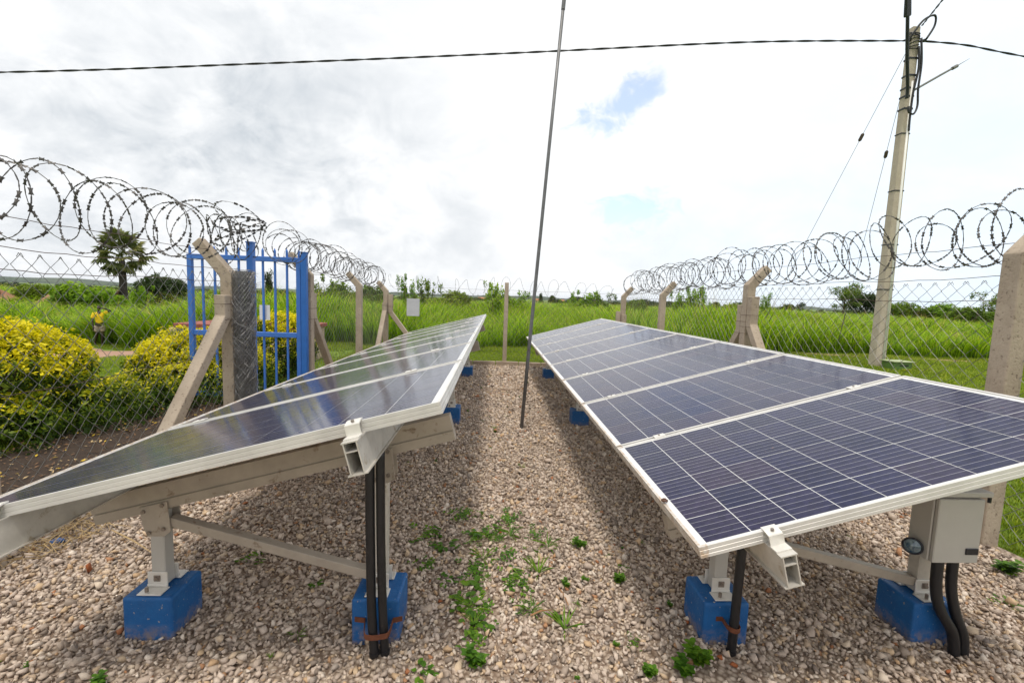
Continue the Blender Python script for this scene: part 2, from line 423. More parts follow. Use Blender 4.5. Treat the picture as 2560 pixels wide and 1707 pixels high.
def obj_me(name, me, parent=None, link=True):
    o = bpy.data.objects.new(name, me)
    if link: COL.objects.link(o)
    if parent: o.parent = parent
    return o
def scatter(name, P, Rz, S, K, protos, tilt=None):
    me = bpy.data.meshes.new(name); n = len(P)
    me.vertices.add(n); me.vertices.foreach_set('co', np.ascontiguousarray(P, dtype=np.float32).ravel())
    rot = np.zeros((n, 3), np.float32); rot[:, 2] = Rz
    if tilt is not None: rot[:, :2] = tilt
    a = me.attributes.new('rot', 'FLOAT_VECTOR', 'POINT'); a.data.foreach_set('vector', rot.ravel())
    a = me.attributes.new('scl', 'FLOAT_VECTOR', 'POINT')
    S = np.asarray(S, np.float32); S = np.repeat(S[:, None], 3, 1) if S.ndim == 1 else S
    a.data.foreach_set('vector', np.ascontiguousarray(S, dtype=np.float32).ravel())
    a = me.attributes.new('kk', 'INT', 'POINT'); a.data.foreach_set('value', np.ascontiguousarray(K, dtype=np.int32))
    o = obj_me(name, me)
    g = bpy.data.node_groups.new(name+'_nodes', 'GeometryNodeTree')
    g.interface.new_socket('Geometry', in_out='INPUT', socket_type='NodeSocketGeometry')
    g.interface.new_socket('Geometry', in_out='OUTPUT', socket_type='NodeSocketGeometry')
    gi = g.nodes.new('NodeGroupInput'); go = g.nodes.new('NodeGroupOutput'); jn = g.nodes.new('GeometryNodeJoinGeometry')
    def named(nm, ty):
        x = g.nodes.new('GeometryNodeInputNamedAttribute'); x.data_type = ty; x.inputs[0].default_value = nm
        return x.outputs[0]
    nr, ns, nk = named('rot', 'FLOAT_VECTOR'), named('scl', 'FLOAT_VECTOR'), named('kk', 'INT')
    e2r = g.nodes.new('FunctionNodeEulerToRotation'); g.links.new(nr, e2r.inputs[0])
    for i, pr in enumerate(protos):
        ob = g.nodes.new('GeometryNodeObjectInfo'); ob.inputs['Object'].default_value = pr
        cp = g.nodes.new('FunctionNodeCompare'); cp.data_type = 'INT'; cp.operation = 'EQUAL'
        ia = [s_ for s_ in cp.inputs if s_.type == 'INT']
        g.links.new(nk, ia[0]); ia[1].default_value = i
        ip = g.nodes.new('GeometryNodeInstanceOnPoints')
        g.links.new(gi.outputs[0], ip.inputs['Points']); g.links.new(cp.outputs[0], ip.inputs['Selection'])
        g.links.new(ob.outputs['Geometry'], ip.inputs['Instance']); g.links.new(e2r.outputs[0], ip.inputs['Rotation']); g.links.new(ns, ip.inputs['Scale'])
        g.links.new(ip.outputs[0], jn.inputs[0])
    g.links.new(jn.outputs[0], go.inputs[0])
    md = o.modifiers.new('scatter', 'NODES'); md.node_group = g
    return o
def sstep(x):
    x = np.clip(x, 0, 1); return x*x*(3-2*x)

# ------------------------------------------------------------------ terrain
def zt(x, y):
    x = np.asarray(x, float); y = np.asarray(y, float); r = np.hypot(x, y)
    z = -1.15*sstep((-x-4.6)/11.5)*(1-.45*sstep((r-35)/60))
    z = z-1.6*sstep((r-60)/400)
    z = z+.10*np.sin(x*.17+1)*np.sin(y*.13)*sstep((r-16)/20)
    ins = sstep((x+3.1)/.4)*sstep((3.7-x)/.4)*sstep((10.1-y)/.35)
    return z-.05*ins
n = 231
uu = np.linspace(-1, 1, n); gx = 7000*np.sinh(8*uu)/np.sinh(8)
X, Y = np.meshgrid(gx, gx+6, indexing='ij')
V = np.stack([X, Y, zt(X, Y)], -1).reshape(-1, 3)
ii, jj = np.meshgrid(np.arange(n-1), np.arange(n-1), indexing='ij')
F = np.stack([ii*n+jj, (ii+1)*n+jj, (ii+1)*n+jj+1, ii*n+jj+1], -1).reshape(-1, 4)
tag(obj_me('ground', mesh_np('ground', V, F, 'ground', smooth=True)), kind='structure')
# far ridge
az = np.radians(np.linspace(-88, 88, 180))
crest = 16+7*np.sin(az*7+1)+5*np.sin(az*23)+3*np.sin(az*61+2)+1*sstep((-az-.1)/.6)
rows = []
for D, fz in ((1900, 0), (2300, .35), (2800, .75), (3300, 1), (3900, .8), (5000, 0)):
    hh = crest*fz+(3*np.sin(az*37+D)+2*np.sin(az*90+D*2))*(fz > 0)*(fz < 1)
    rows.append(np.stack([np.sin(az)*D, np.cos(az)*D, hh-1.9-1.2*(fz == 0)], -1))
V = np.concatenate(rows); m_ = len(az)
F = np.array([(r*m_+i, r*m_+i+1, (r+1)*m_+i+1, (r+1)*m_+i) for r in range(5) for i in range(m_-1)])
tag(obj_me('hills', mesh_np('hills', V, F, 'hillside', smooth=True)), kind='structure')

FLx = lambda y: -2.5+(y-2.3)*.0225       # line of the left fence
FRx = lambda y: 3.19-(y-2.64)*.0490      # line of the right fence
BY = 9.78                                # back fence
# gravel bed (slightly uneven sheet)
nx, ny = 60, 110
xs = np.linspace(-2.75, 3.28, nx); ys = np.linspace(-3, BY-.06, ny)
def zg(x, y): return .006+.010*np.sin(x*3.1+y*1.7)*np.sin(y*2.3-x)+.006*np.sin(x*7+y*5)
X, Y = np.meshgrid(xs, ys, indexing='ij')
V = np.stack([X, Y, zg(X, Y)], -1).reshape(-1, 3)
ii, jj = np.meshgrid(np.arange(nx-1), np.arange(ny-1), indexing='ij')
F = np.stack([ii*ny+jj, (ii+1)*ny+jj, (ii+1)*ny+jj+1, ii*ny+jj+1], -1).reshape(-1, 4)
tag(obj_me('gravel_bed', mesh_np('gravel_bed', V, F, 'gravelbed', smooth=True)), kind='structure')
def strip(name, pts, wid, mat, zoff, seg=.5):
    mb = MB(); P = []
    for (a, b) in zip(pts[:-1], pts[1:]):
        k = max(2, int(math.hypot(b[0]-a[0], b[1]-a[1])/seg))
        for i in range(k): P.append((a[0]+(b[0]-a[0])*i/k, a[1]+(b[1]-a[1])*i/k))
    P.append(pts[-1]); vs = []; fs = []
    for i, p in enumerate(P):
        q0 = P[max(i-1, 0)]; q1 = P[min(i+1, len(P)-1)]; d = Vector((q1[0]-q0[0], q1[1]-q0[1])).normalized(); nn = Vector((-d.y, d.x))
        for k in range(7):
            s_ = (k/6-.5)*wid*(1+.12*math.sin(i*1.3)+.08*math.sin(i*3.1))
            x = p[0]+nn.x*s_; y = p[1]+nn.y*s_; vs.append((x, y, float(zt(x, y))+zoff-(.05 if k in (0, 6) else 0)))
    for i in range(len(P)-1):
        for k in range(6): fs.append((i*7+k, i*7+k+1, (i+1)*7+k+1, (i+1)*7+k))
    mb.add(vs, fs); return mb.build(name, mat, smooth=True)
tag(strip('dirt_path', [(-60, 37), (-24, 21.5), (-15, 17.2), (-11, 14.8), (-7.6, 12.3)], 2.3, 'path', .035), kind='structure')
tag(strip('soil_strip', [(-3.3, -1), (-3.3, 2), (-3.35, 3.6), (-3.2, 4.9), (-3.1, 5.8)], 1.7, 'soil', .075, .25), kind='structure')
tag(strip('dirt_track', [(9.5, 14.35), (13, 13.6), (18, 13.2), (30, 13.0), (50, 14)], .5, 'path', .03), kind='structure')

# ------------------------------------------------------------------ gravel stones (uncountable)
def stone_proto(i):
    r = np.random.default_rng(100+i)
    import bmesh
    bm = bmesh.new(); fl_ = r.uniform(.42, .75)
    for q in range(11):
        d = r.normal(0, 1, 3); d /= np.abs(d).max()**.55*np.linalg.norm(d)**.45; d *= r.uniform(.72, 1.0)
        bm.verts.new((d[0], d[1]*r.uniform(.62, .95), d[2]*fl_))
    h = bmesh.ops.convex_hull(bm, input=bm.verts)
    for vv in [v_ for v_ in bm.verts if not v_.link_faces]: bm.verts.remove(vv)
    bmesh.ops.triangulate(bm, faces=bm.faces); bm.verts.index_update()
    v = np.array([tuple(x.co) for x in bm.verts]); f = np.array([[x.index for x in q.verts] for q in bm.faces]); bm.free()
    return obj_me('stone_shape', mesh_np('stone_shape', v, f, 'stone'), link=False)
stones = [stone_proto(i) for i in range(9)]
def jgrid(x0, x1, y0, y1, s):
    a = np.arange(x0, x1, s); b = np.arange(y0, y1, s); A, B = np.meshgrid(a, b, indexing='ij')
    A = A+RNG.uniform(-.48, .48, A.shape)*s; B = B+RNG.uniform(-.48, .48, B.shape)*s
    return np.stack([A.ravel(), B.ravel()], -1)
P2 = np.concatenate([jgrid(-2.6, 3.2, .9, 3.6, .0178), jgrid(-2.6, 3.2, 3.6, 6, .0205), jgrid(-2.6, 3.1, 6, BY-.1, .029)])
sz = np.where(P2[:, 1] < 3.6, .0128, np.where(P2[:, 1] < 6, .0142, .0195))
keep = RNG.random(len(P2)) < .93
# a few thin places where soil shows
bare = np.exp(-(((P2[:, 0]-.02)/.28)**2+((P2[:, 1]-2.62)/.16)**2))+np.exp(-(((P2[:, 0]-.95)/.25)**2+((P2[:, 1]-1.62)/.1)**2))
keep &= RNG.random(len(P2)) > bare*.85
P2 = P2[keep]; sz = sz[keep]
n = len(P2)
S = sz*np.exp(RNG.normal(-.05, .34, n))
Z = zg(P2[:, 0], P2[:, 1])+S*RNG.uniform(.0, .75, n)
o = scatter('gravel_stones', np.column_stack([P2, Z]), RNG.uniform(0, 6.28, n), S, RNG.integers(0, 9, n), stones, RNG.normal(0, .5, (n, 2)))
tag(o, 'loose pinkish grey gravel covering the enclosure floor', 'gravel', kind='stuff')

# ------------------------------------------------------------------ solar tables
PW, PL, PITCH_Y = .992, 1.65, 1.012
def frame_mesh():
    prof = [(0, 0), (0, -.0105), (.0016, -.0115), (.0016, -.0135), (0, -.0145), (0, -.0255), (.0016, -.0265), (.0016, -.0285), (0, -.0295), (0, -.04), (.03, -.04), (.03, -.038), (.011, -.038), (.011, 0)]
    k = len(prof); mb = MB(); vs = []
    for cx, cy in ((0, 0), (1, 0), (1, 1), (0, 1)):
        for d, nn in prof:
            vs.append(((d if cx == 0 else PL-d), (d if cy == 0 else PW-d), nn))
    fs = []
    for c in range(4):
        e = (c+1) % 4
        for i in range(k):
            j = (i+1) % k; fs.append((c*k+i, e*k+i, e*k+j, c*k+j))
    mb.add(vs, fs); me = bpy.data.meshes.new('panel_frame'); me.from_pydata(mb.v, [], mb.f); me.update(); me.materials.append(MATS['panel_frame'])
    return me
FRAME_ME = frame_mesh()
def bs_mesh():
    mb = MB().box((PL/2, PW/2, -.0075), (PL-.020, PW-.020, .005))
    me = bpy.data.meshes.new('backsheet'); me.from_pydata(mb.v, [], mb.f); me.update(); me.materials.append(MATS['backsheet']); return me
BS_ME = bs_mesh()
CP = .1582; CS = .1545
CX0 = (PL-10*CP)/2+CP/2; CY0 = (PW-6*CP)/2+CP/2
def cell_mesh():
    h = CS/2; mb = MB().hexa([(-h, -h, -.0012), (h, -h, -.0012), (h, h, -.0012), (-h, h, -.0012), (-h, -h, 0), (h, -h, 0), (h, h, 0), (-h, h, 0)])
    me = bpy.data.meshes.new('cell'); me.from_pydata(mb.v, [], mb.f); me.update(); me.materials.append(MATS['cell']); return me
CELL_ME = cell_mesh()
def far_cells_mesh():
    h = CS/2; mb = MB()
    for i in range(10):
        for j in range(6):
            x = CX0+i*CP; y = CY0+j*CP
            mb.hexa([(x-h, y-h, -.0054), (x+h, y-h, -.0054), (x+h, y+h, -.0054), (x-h, y+h, -.0054), (x-h, y-h, -.0042), (x+h, y-h, -.0042), (x+h, y+h, -.0042), (x-h, y+h, -.0042)])
    me = bpy.data.meshes.new('cells'); me.from_pydata(mb.v, [], mb.f); me.update(); me.materials.append(MATS['cell_far']); return me
def m_cellfar():
    m, t, p = newmat('cell_far'); oc = coord(t, 'Object')
    mp = t.nodes.new('ShaderNodeVectorMath'); mp.operation = 'SUBTRACT'; t.links.new(oc, mp.inputs[0]); mp.inputs[1].default_value = (CX0, CY0, 0)
    s = t.nodes.new('ShaderNodeSeparateXYZ'); t.links.new(mp.outputs[0], s.inputs[0])
    yl = mth(t, 'SUBTRACT', mth(t, 'FRACT', mth(t, 'ADD', mth(t, 'DIVIDE', s.outputs[1], CP), .5)), .5)
    q = mth(t, 'FRACT', mth(t, 'ADD', mth(t, 'MULTIPLY', yl, 5*CP/.156), 50.0))
    bb = mth(t, 'LESS_THAN', mth(t, 'ABSOLUTE', mth(t, 'SUBTRACT', q, .5)), .027)
    c = mixc(t, mth(t, 'MULTIPLY', bb, .55), (.0145, .015, .050), (.50, .50, .54))
    dn = noise(t, worldpos(t), 7, 7, .7, .3)
    c = mixc(t, ramp(t, dn, [(.45, (.0, .0, .0)), (.85, (.06, .06, .06))]), c, (.30, .25, .21))
    t.links.new(c, p.inputs['Base Color']); p.inputs['Roughness'].default_value = .4; p.inputs['Specular IOR Level'].default_value = .05
    p.inputs['Coat Weight'].default_value = 1; p.inputs['Coat IOR'].default_value = 1.21; p.inputs['Coat Roughness'].default_value = .12
m_cellfar()
FAR_ME = far_cells_mesh()

def solar_table(x0, y0, z0, th, bx, block_y, label, pa=.245):
    org = Vector((x0, y0, 0)); root = empty('solar_table', org)
    tag(root, label, 'solar array', 'solar tables in the enclosure')
    ct, st = math.cos(th), math.sin(th)
    def T(a, y, nn): return Vector((x0+a*ct-nn*st, y0+y, z0+a*st+nn*ct))
    A = Vector((ct, 0, st)); NN = Vector((-st, 0, ct)); YY = Vector((0, 1, 0))
    for k in range(8):
        po = obj_me('solar_panel', FRAME_ME, root); po.location = T(0, k*PITCH_Y, random.uniform(-.0015, .0015))-org
        po.rotation_euler = (random.uniform(-.0012, .0012), -th, 0)
        obj_me('backsheet', BS_ME, po)
        if k < 5:
            for i in range(10):
                for j in range(6):
                    c = obj_me('cell', CELL_ME, po); c.location = (CX0+i*CP, CY0+j*CP, -.0042)
        else:
            tag(obj_me('cells', FAR_ME, po), kind='stuff')
    Ltot = 7*PITCH_Y+PW
    # purlins: hollow extrusions with an inner web and a bottom flange
    for a in (pa, 1.365):
        mb = MB(); wd, top, bot, th_ = .046, -.0405, -.146, .004
        y_a, y_b = -.085, Ltot+.07
        def seg(a0, a1, n0, n1):
            mb.hexa([T(a0, y_a, n0), T(a1, y_a, n0), T(a1, y_b, n0), T(a0, y_b, n0), T(a0, y_a, n1), T(a1, y_a, n1), T(a1, y_b, n1), T(a0, y_b, n1)])
        seg(a-wd/2, a-wd/2+th_, bot, top-th_); seg(a+wd/2-th_, a+wd/2, bot, top-th_)
        seg(a-wd/2-.004, a+wd/2+.004, top-th_, top); seg(a-wd/2-.009, a+wd/2+.009, bot-th_, bot)
        seg(a-wd/2+th_, a+wd/2-th_, top-.034, top-.031)
        mb.build('purlin', 'alu_raw', root, org)
        # clamps along this purlin
        def zclamp(name, y, endc):
            m2 = MB()
            if endc:      # Z-shaped end clamp: lip over the frame, drop down the face, foot on the purlin
                m2.hexa([T(a-.024, y, .0012), T(a+.024, y, .0012), T(a+.024, y+.016, .0012), T(a-.024, y+.016, .0012), T(a-.024, y, .006), T(a+.024, y, .006), T(a+.024, y+.016, .006), T(a-.024, y+.016, .006)])
                m2.hexa([T(a-.024, y-.026, -.006), T(a+.024, y-.026, -.006), T(a+.024, y, .0012), T(a-.024, y, .0012), T(a-.024, y-.026, -.001), T(a+.024, y-.026, -.001), T(a+.024, y-.0005, .006), T(a-.024, y-.0005, .006)])
                m2.hexa([T(a-.024, y-.030, -.039), T(a+.024, y-.030, -.039), T(a+.024, y-.026, -.039), T(a-.024, y-.026, -.039), T(a-.024, y-.030, -.002), T(a+.024, y-.030, -.002), T(a+.024, y-.0258, -.002), T(a-.024, y-.0258, -.002)])
                m2.hexa([T(a-.026, y-.062, -.0402), T(a+.026, y-.062, -.0402), T(a+.026, y-.027, -.0402), T(a-.026, y-.027, -.0402), T(a-.026, y-.062, -.036), T(a+.026, y-.062, -.036), T(a+.026, y-.027, -.036), T(a-.026, y-.027, -.036)])
            else:
                m2.hexa([T(a-.03, y-.019, .0015), T(a+.03, y-.019, .0015), T(a+.03, y+.019, .0015), T(a-.03, y+.019, .0015), T(a-.03, y-.017, .0065), T(a+.03, y-.017, .0065), T(a+.03, y+.017, .0065), T(a-.03, y+.017, .0065)])
            o = m2.build(name, 'alu', root, org)
            b = MB().tube([T(a, y-(.012 if endc else 0), .004), T(a, y-(.012 if endc else 0), .0105)], .0055, 6); b.build('bolt', 'bolt', o, org)
        zclamp('end_clamp', 0.0, True)
        for k in range(1, 8): zclamp('mid_clamp', k*PITCH_Y-.01, False)
        # filler strip in the seams is open; the dark gap shows
    for by in block_y:
        yy = by-y0
        # rafter with a shadow groove
        mb = MB(); n0, n1 = -.262, -.1515
        a0, a1 = .045, 1.60
        def rb(aa, ab, na, nb, ya, yb):
            mb.hexa([T(aa, yy+ya, na), T(ab, yy+ya, na), T(ab, yy+yb, na), T(aa, yy+yb, na), T(aa, yy+ya, nb), T(ab, yy+ya, nb), T(ab, yy+yb, nb), T(aa, yy+yb, nb)])
        rb(a0, a1, n0, n0+.040, -.026, .026); rb(a0, a1, n0+.047, n1, -.026, .026); rb(a0, a1, n0+.040, n0+.047, -.019, .019)
        mb.build('rafter', 'steel_beige', root, org)
        feet = []
        for si, xx in enumerate(bx):
            a_ = (xx-x0+(-.265)*st)/ct
            ztop = z0+a_*st-.265*ct
            # footing block, worn corners
            hgt = .195; bw = .2; bd = .2
            fx, fy = xx, by+.0
            mb = MB().box((fx, fy, hgt/2-.03), (bw, bd, hgt+.06))
            blk = mb.build('footing_block', 'blue_block', root, org, bevel=.012, segs=3)
            # post
            mb = MB().box((xx, by, (hgt+.006+ztop-.004)/2), (.058, .058, ztop-.01-hgt))
            mb.build('post', 'alu_raw' if si else 'boxgrey', root, org, bevel=.004)
            # base angles with bolts and base plate
            for sgn in (-1, 1):
                ab = MB(); yb = by+sgn*.0295
                ab.box((xx, yb+sgn*.0035, hgt+.040), (.082, .006, .066))
                ab.box((xx, yb+sgn*.0305, hgt+.0045), (.098, .056, .006))
                ab.box((xx, yb+sgn*.0085, hgt+.016), (.082, .004, .010))
                g_ = ab.build('base_angle', 'alu', root, org, bevel=.0015)
                bo = MB(); bo.box((xx, yb+sgn*.0082, hgt+.046), (.026, .003, .026)); bo.tube([(xx, yb+sgn*.009, hgt+.046), (xx, yb+sgn*.018, hgt+.046)], .0085, 6)
                bo.build('bolt', 'bolt', g_, org)
                bo = MB().tube([(xx-.02, yb+sgn*.040, hgt+.007), (xx-.02, yb+sgn*.040, hgt+.028)], .007, 6); bo.build('anchor_bolt', 'bolt', g_, org)
            # gusset plates
            for sgn in (-1, 1):
                yb = by+sgn*.0335
                c0 = T(a_-.055, 0, -.265+.035); c1 = T(a_+.062, 0, -.265+.035)
                gb = MB(); pl = [(c0.x, c0.z), (c1.x, c1.z), (c1.x+.012, ztop-.082), (xx+.034, ztop-.105), (xx-.034, ztop-.105), (c0.x+.01, ztop-.06)]
                gb.prism([(px_, pz_) for px_, pz_ in pl], (1, 0, 0), (0, 0, 1), yb-.0025, yb+.0025, (0, 1, 0))
                g_ = gb.build('gusset_plate', 'steel_beige', root, org, bevel=.0012)
                for px_, pz_ in ((c0.x+.018, c0.z-.016), (c1.x-.018, c1.z-.016), (xx-.024, ztop-.088), (xx+.036, ztop-.07)):
                    MB().tube([(px_, yb+sgn*.003, pz_), (px_, yb+sgn*.010, pz_)], .0085, 6).build('bolt', 'bolt', g_, org)
            feet.append((xx, ztop))
        # diagonal brace from the head of the low post to the foot of the high post
        p0 = Vector((feet[0][0]+.045, by-.004, feet[0][1]-.045)); p1 = Vector((feet[1][0]-.034, by-.004, hgt+.055))
        mb = MB().bar(p0, p1, .044, .040); mb.build('brace', 'steel_beige', root, org, bevel=.003)
    return root, T
tabL, TL_ = solar_table(-1.7606, 1.4393, .7085, .2620, (-1.398, -.463), (1.895, 5.21, 8.30), 'left tilted solar table, its tall side facing the gravel aisle', .195)
tabR, TR_ = solar_table(.698, 1.3767, .6826, .2726, (1.052, 2.000), (1.885, 5.19, 8.27), 'right tilted solar table carrying a grey cable box underneath')

# snail on the right table's low edge
p = TR_(.008, .32, .004)
mb = MB(); vs = []
for i in range(22):
    t = i*.62; r = .013*(1-i/26); vs.append(p+Vector((math.cos(t)*r*.8, math.sin(t)*r*.8, .004+i*.0006)))
mb.tube(vs, [.0065*(1-i/26) for i in range(22)], 6)
tag(mb.build('snail_shell', 'snail', smooth=True), 'small brown snail shell on the dirty low edge of a panel frame', 'snail shell')

# ------------------------------------------------------------------ cable pipes, box and lamp
def pipe(pts, r, label, group, cat='pipe', ribs=False):
    root = empty('cable_pipe', pts[-1])
    o = MB().tube(pts, r, 14).build('pipe_wall', 'black_pipe', root, pts[-1], smooth=True)
    c = pts[-1]
    MB().tube([(c[0], c[1], c[2]+.006), (c[0], c[1], c[2]+.02)], r*1.14, 14).build('collar', 'black_pipe', root, pts[-1])
    tag(root, label, cat, group); return root
def spline(pts, k=8):
    P = [Vector(p) for p in pts]; out = []
    for i in range(len(P)-1):
        p0 = P[max(i-1, 0)]; p1 = P[i]; p2 = P[i+1]; p3 = P[min(i+2, len(P)-1)]
        for j in range(k):
            t = j/k
            out.append(.5*((2*p1)+(-p0+p2)*t+(2*p0-5*p1+4*p2-p3)*t*t+(-p0+3*p1-3*p2+p3)*t**3))
    out.append(P[-1]); return out
pL1 = pipe(spline([(-.474, 1.742, .845), (-.469, 1.738, .5), (-.461, 1.733, .2), (-.447, 1.726, .0)]), .0185, 'black cable pipe, left one of the strapped pair on the blue block', 'black cable pipes')
pL2 = pipe(spline([(-.434, 1.748, .86), (-.428, 1.742, .5), (-.418, 1.738, .2), (-.406, 1.735, .0)]), .0175, 'black cable pipe, right one of the strapped pair on the blue block', 'black cable pipes')
sb = MB(); cx0 = -.535
pts = [(-.548, 1.7905), (-.505, 1.7905)]
arc = [(-.505, 1.79, .105), (-.488, 1.717, .10), (-.462, 1.703, .096), (-.415, 1.709, .096), (-.388, 1.72, .1), (-.385, 1.79, .106)]
vs = []; fs = []
full = [(-.548, 1.7925, .108)]+spline(arc, 4)+[(-.348, 1.7925, .112)]
for q in full:
    for dz in (-.011, .011): vs.append((q[0], q[1], q[2]+dz))
for i in range(len(full)-1): fs.append((2*i, 2*i+2, 2*i+3, 2*i+1))
sb.add(vs, fs); so = sb.build('pipe_strap', 'rust'); so.modifiers.new('solid', 'SOLIDIFY').thickness = .003
tag(so, 'rusty metal strap holding two black pipes to a blue block', 'strap')
pipe(spline([(1.072, 1.742, .70), (1.067, 1.742, .45), (1.060, 1.738, .2), (1.055, 1.735, .0)]), .0185, 'single black cable pipe rising in front of a blue block', 'black cable pipes')
vs = []; fs = []
full = [(1.005, 1.7825, .125)]+spline([(1.030, 1.7825, .125), (1.033, 1.73, .122), (1.058, 1.714, .12), (1.083, 1.728, .122), (1.085, 1.7825, .125)], 4)+[(1.110, 1.7825, .125)]
for q in full:
    for dz in (-.010, .010): vs.append((q[0], q[1], q[2]+dz))
for i in range(len(full)-1): fs.append((2*i, 2*i+2, 2*i+3, 2*i+1))
so = MB().add(vs, fs).build('pipe_strap', 'rust'); so.modifiers.new('solid', 'SOLIDIFY').thickness = .003
tag(so, 'small rusty strap round the single black pipe', 'strap')
# cable box on the high post of the right table
bxr = empty('cable_box', (1.975, 1.78, .430))
BC = (1.975, 1.78, .430)
bw_, bd_, bh_ = .205, .12, .295
MB().box((BC[0], BC[1]+.004, BC[2]+bh_/2), (bw_, bd_-.022, bh_)).build('case', 'boxgrey', bxr, BC, bevel=.004)
dr = MB().box((BC[0], BC[1]-bd_/2+.004, BC[2]+bh_/2-.006), (bw_-.006, .018, bh_-.016)).build('door', 'boxgrey', bxr, BC, bevel=.003)
MB().box((BC[0]+.065, BC[1]-bd_/2-.007, BC[2]+.055), (.055, .006, .028)).build('latch', 'blackplastic', dr, BC, bevel=.002)
MB().box((BC[0], BC[1]-.004, BC[2]+bh_+.012), (bw_+.026, bd_+.03, .022)).build('hood', 'boxgrey', bxr, BC, bevel=.003)
MB().box((BC[0]+bw_/2+.010, BC[1]-bd_/2-.006, BC[2]+bh_-.012), (.008, .010, .026)).build('hinge', 'blackplastic', bxr, BC)
MB().box((2.01, 1.846, BC[2]+bh_*.6), (.10, .012, .16)).build('mounting_plate', 'steel_beige', bxr, BC)
tag(bxr, 'light grey metal cable box hung under the right table', 'cable box')
# round lamp on that post
lr = empty('flood_lamp', (1.93, 1.82, .47)); LC = (1.93, 1.82, .47)
dv = Vector((-.72, -.66, .10)).normalized(); c0 = Vector((1.858, 1.79, .470))
MB().tube([c0-dv*.03, c0-dv*.015, c0+dv*.012, c0+dv*.02], [.012, .027, .033, .033], 20).build('housing', 'blackplastic', lr, LC, smooth=False)
ax = dv.cross(Vector((0, 0, 1))).normalized(); bx_ = ax.cross(dv)
mb = MB(); vs = [c0+dv*.034]; fs = []
for ring, (rr, hh) in enumerate(((.011, .0290), (.022, .0262), (.031, .0195))):
    for j in range(20):
        t = 2*math.pi*j/20; vs.append(c0+dv*hh+(ax*math.cos(t)+bx_*math.sin(t))*rr)
for j in range(20): fs.append((0, 1+j, 1+(j+1) % 20))
for r_ in range(2):
    for j in range(20): fs.append((1+r_*20+j, 1+(r_+1)*20+j, 1+(r_+1)*20+(j+1) % 20, 1+r_*20+(j+1) % 20))
mb.add(vs, fs).build('lens', 'lens', lr, LC, smooth=True)
mb = MB()
rim = [c0+dv*.021+(ax*math.cos(2*math.pi*j/20)+bx_*math.sin(2*math.pi*j/20))*.033 for j in range(21)]
mb.tube(rim, .004, 6).build('rim', 'blackplastic', lr, LC, smooth=True)
MB().bar(c0-dv*.028, (1.972, 1.862, .47), .018, .018).build('bracket', 'darksteel', lr, LC)
tag(lr, 'round glass lamp fixed to the post beside the cable box', 'lamp')
pipe(spline([(1.955, 1.765, .45), (1.957, 1.762, .30), (1.975, 1.750, .20), (2.030, 1.735, .10), (2.040, 1.725, -.02)]), .021, 'bent black hose under the cable box, the one nearer the blue block', 'black hoses below the cable box', 'hose')
pipe(spline([(2.022, 1.765, .45), (2.026, 1.762, .30), (2.045, 1.750, .19), (2.078, 1.735, .09), (2.085, 1.730, -.02)]), .020, 'black hose under the cable box, the one nearer the fence', 'black hoses below the cable box', 'hose')

# ------------------------------------------------------------------ mast in the aisle
mr = empty('metal_mast', (.347, 4.97, 0))
MB().tube([(.347, 4.97, -.1), (.40, 4.97, .86), (.46, 4.97, 1.83), (.53, 4.97, 2.97), (.631, 4.97, 4.6)], [.020, .0195, .019, .018, .017], 12).build('lower_tube', 'mast', mr, (.347, 4.97, 0), smooth=True)
MB().tube([(.631, 4.97, 4.6), (.72, 4.97, 6.0)], [.013, .009], 10).build('upper_tube', 'mast', mr, (.347, 4.97, 0), smooth=True)
MB().tube([(.625, 4.97, 4.5), (.635, 4.97, 4.66)], .021, 12).build('coupling', 'mast', mr, (.347, 4.97, 0))
tag(mr, 'thin leaning grey metal mast standing in the gravel aisle', 'mast')

# ------------------------------------------------------------------ fences
def postbar(mb, x, y, h, wdt, lean=(0, 0)):
    mb.bar((x, y, -.25), (x+lean[0], y+lean[1], h), wdt, wdt, (0, 1, 0))
def strut_pts(x, y, dirv, wdt, ztop, zk, reach):
    mb = MB(); d = Vector((*dirv, 0)); b = Vector((x, y, 0))+d*(wdt*1.02)
    k0 = b+Vector((0, 0, ztop)); k1 = b+Vector((0, 0, zk)); k2 = b+d*reach+Vector((0, 0, -.1))
    sdv = d.cross(Vector((0, 0, 1))).normalized(); hw = wdt*.46
    def sect(c, off): return [c-sdv*hw-off*hw, c+sdv*hw-off*hw, c+sdv*hw+off*hw, c-sdv*hw+off*hw]
    leg = (k2-k1).normalized(); nrm_ = (leg.cross(sdv)).normalized()
    if nrm_.dot(d) < 0: nrm_ = -nrm_
    mid = (d+nrm_).normalized()
    mb.add(sect(k2, nrm_)+sect(k1, mid)+sect(k0, d),
           [(3, 2, 1, 0), (0, 1, 5, 4), (1, 2, 6, 5), (2, 3, 7, 6), (3, 0, 4, 7), (4, 5, 9, 8), (5, 6, 10, 9), (6, 7, 11, 10), (7, 4, 8, 11), (8, 9, 10, 11)])
    return mb
